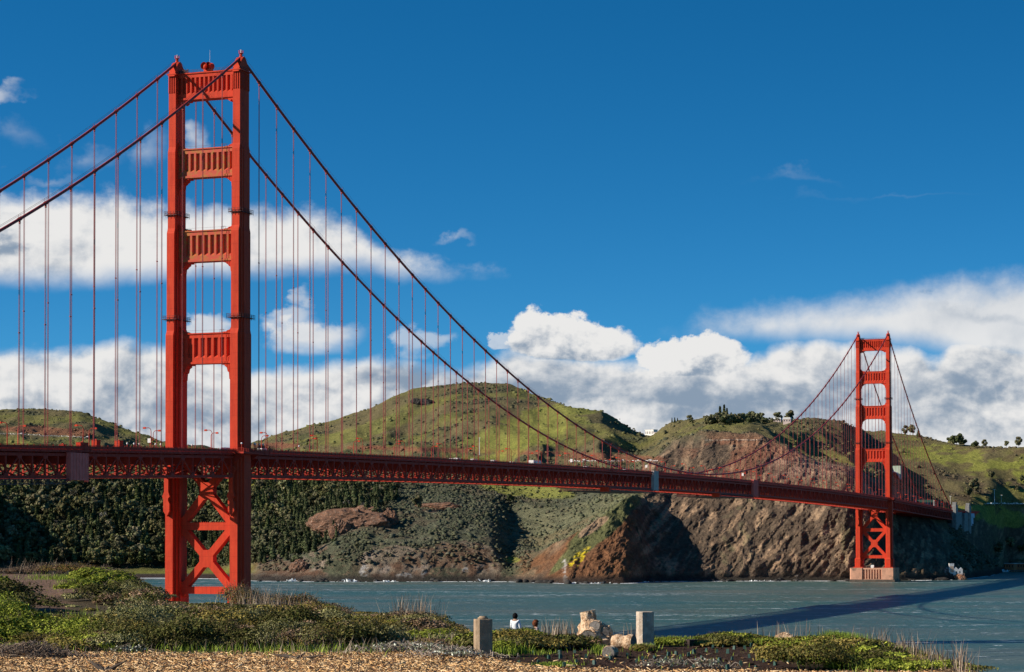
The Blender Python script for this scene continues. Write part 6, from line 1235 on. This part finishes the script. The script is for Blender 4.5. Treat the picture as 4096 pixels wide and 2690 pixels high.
# ---- people
SKIN = mottled('skin', (.30, .17, .11), (.28, .155, .10), 3., .6)
def skinmesh(name, pts, edges, rad, mat, parent, sub=2, root=0):
    me = bpy.data.meshes.new(name); me.from_pydata(pts, edges, []); me.materials.append(mat); o = link_mesh(name, me, parent)
    md = o.modifiers.new('s', 'SKIN'); md.use_smooth_shade = True
    for i, r in enumerate(rad): o.data.skin_vertices[0].data[i].radius = (r, r) if not isinstance(r, tuple) else r; o.data.skin_vertices[0].data[i].use_root = (i == root)
    sb = o.modifiers.new('b', 'SUBSURF'); sb.levels = sub; sb.render_levels = sub; return o
def person(u0, D0, ztop, rz, label, hairc, top, trousers, curly, scale=1.0):
    x, y = xy(u0, D0); H = 1.70*scale; z0 = ztop-H; r = empty('person', (x, y, z0), rz); r.scale = (scale,)*3
    pts = [(0, 0, .95), (0, .01, 1.10), (0, .02, 1.28), (0, .01, 1.42), (0, 0, 1.50), (0, -.02, 1.57),      # pelvis..neck..head base
           (.17, .01, 1.40), (.22, -.03, 1.14), (.17, -.22, 1.02), (.12, -.30, 1.04), (-.17, .01, 1.40), (-.23, -.02, 1.13), (-.22, -.12, .90), (-.21, -.15, .82),
           (.09, 0, .90), (.11, -.02, .50), (.11, .02, .09), (.11, -.13, .04), (-.09, 0, .90), (-.11, -.02, .50), (-.11, .02, .09), (-.11, -.13, .04)]
    ed = [(0, 1), (1, 2), (2, 3), (3, 4), (4, 5), (3, 6), (6, 7), (7, 8), (8, 9), (3, 10), (10, 11), (11, 12), (12, 13), (0, 14), (14, 15), (15, 16), (16, 17), (0, 18), (18, 19), (19, 20), (20, 21)]
    rad = [(.14, .10), (.125, .09), (.14, .10), (.12, .08), .052, .06, .058, .042, .032, .03, .058, .042, .032, .03, .085, .058, .042, .035, .085, .058, .042, .035]
    body = skinmesh('body', pts, ed, rad, SKIN, r)
    hp = [(0, -.005, 1.52), (0, -.02, 1.585), (0, -.012, 1.64)]; skinmesh('head', hp, [(0, 1), (1, 2)], [(.055, .07), (.078, .098), (.07, .085)], SKIN, r)
    m = MB(); m.tube([(0, -.125, 1.60), (0, -.15, 1.575), (0, -.125, 1.565)], [.008, .016, .012], 6); m.build('nose', SKIN, r); 
    for s_ in (-1, 1):
        m = MB(); m.tube([(s_*.03, -.108, 1.605), (s_*.03, -.118, 1.605)], .011, 8); m.build('eye', BLACK, r); m = MB(); m.tube([(s_*.078, -.01, 1.61), (s_*.092, 0, 1.60), (s_*.08, 0, 1.57)], [.018, .022, .012], 6); m.build('ear', SKIN, r)
        base = (.12, -.30, 1.04) if s_ > 0 else (-.21, -.15, .82); m = MB()
        for f in range(5): m.tube([base, (base[0]+(f-2)*.016, base[1]-.05, base[2]-.02), (base[0]+(f-2)*.018, base[1]-(.085-.006*abs(f-2)), base[2]-.045)], [.010, .009, .006], 5)
        m.build('fingers', SKIN, r)
    rng = np.random.default_rng(int(u0)); n = 2200 if curly else 1500; d = rng.normal(size=(n, 3)); d /= np.linalg.norm(d, axis=1)[:, None]; d = d[(d[:, 1] > -.35) | (d[:, 2] > .35)]; n = len(d)
    R_ = (.135 if curly else .112)*(1+rng.normal(0, .06 if curly else .03, (n, 1))); Pn = np.array([0, .012, 1.62])+d*R_*[1, 1.05, 1.15]; A = np.cross(d, rng.normal(size=(n, 3))); A /= np.linalg.norm(A, axis=1)[:, None]; B = np.cross(A, d); s_ = .02
    V = np.stack([Pn-A*s_, Pn-B*s_, Pn+A*s_, Pn+B*s_], 1).reshape(-1, 3); c = np.repeat(np.array(hairc)*(.6+.8*rng.random((n, 1))), 4, 0); link_mesh('hair', npmesh('hair', V, np.arange(len(V)).reshape(-1, 4), LEAFN, False, c), r)
    sh = [pts[i] for i in (0, 1, 2, 3, 6, 7, 8, 10, 11, 12)]; skinmesh('jacket', sh, [(0, 1), (1, 2), (2, 3), (3, 4), (4, 5), (5, 6), (3, 7), (7, 8), (8, 9)], [(.165, .125), (.15, .115), (.165, .125), (.15, .105), .078, .062, .048, .078, .062, .048], top, r)
    tr = [pts[i] for i in (0, 14, 15, 16, 18, 19, 20)]; skinmesh('trousers', tr, [(0, 1), (1, 2), (2, 3), (0, 4), (4, 5), (5, 6)], [(.15, .115), .10, .075, .058, .10, .075, .058], trousers, r)
    tag(r, label, 'person'); return r
CLW = mottled('white_cloth', (.75, .77, .80), (.66, .69, .74), 6., .9); CLP = mottled('patterned_cloth', (.70, .60, .56), (.20, .12, .11), 14., .9, lo=.45, hi=.55); CLD = mottled('dark_cloth', (.02, .02, .028), (.03, .03, .04), 5., .9)
person(1197, 100, 43.64-(1427.5-1242)*100/5288, YAW*-1+math.radians(150), 'person with black hair and a white jacket seen from behind among the shrubs', (.012, .010, .010), CLW, CLD, False)
person(1245, 100, 43.64-(1444.5-1242)*100/5288, YAW*-1+math.radians(110), 'person with curly reddish brown hair in a pale patterned top looking right', (.16, .055, .025), CLP, CLD, True)
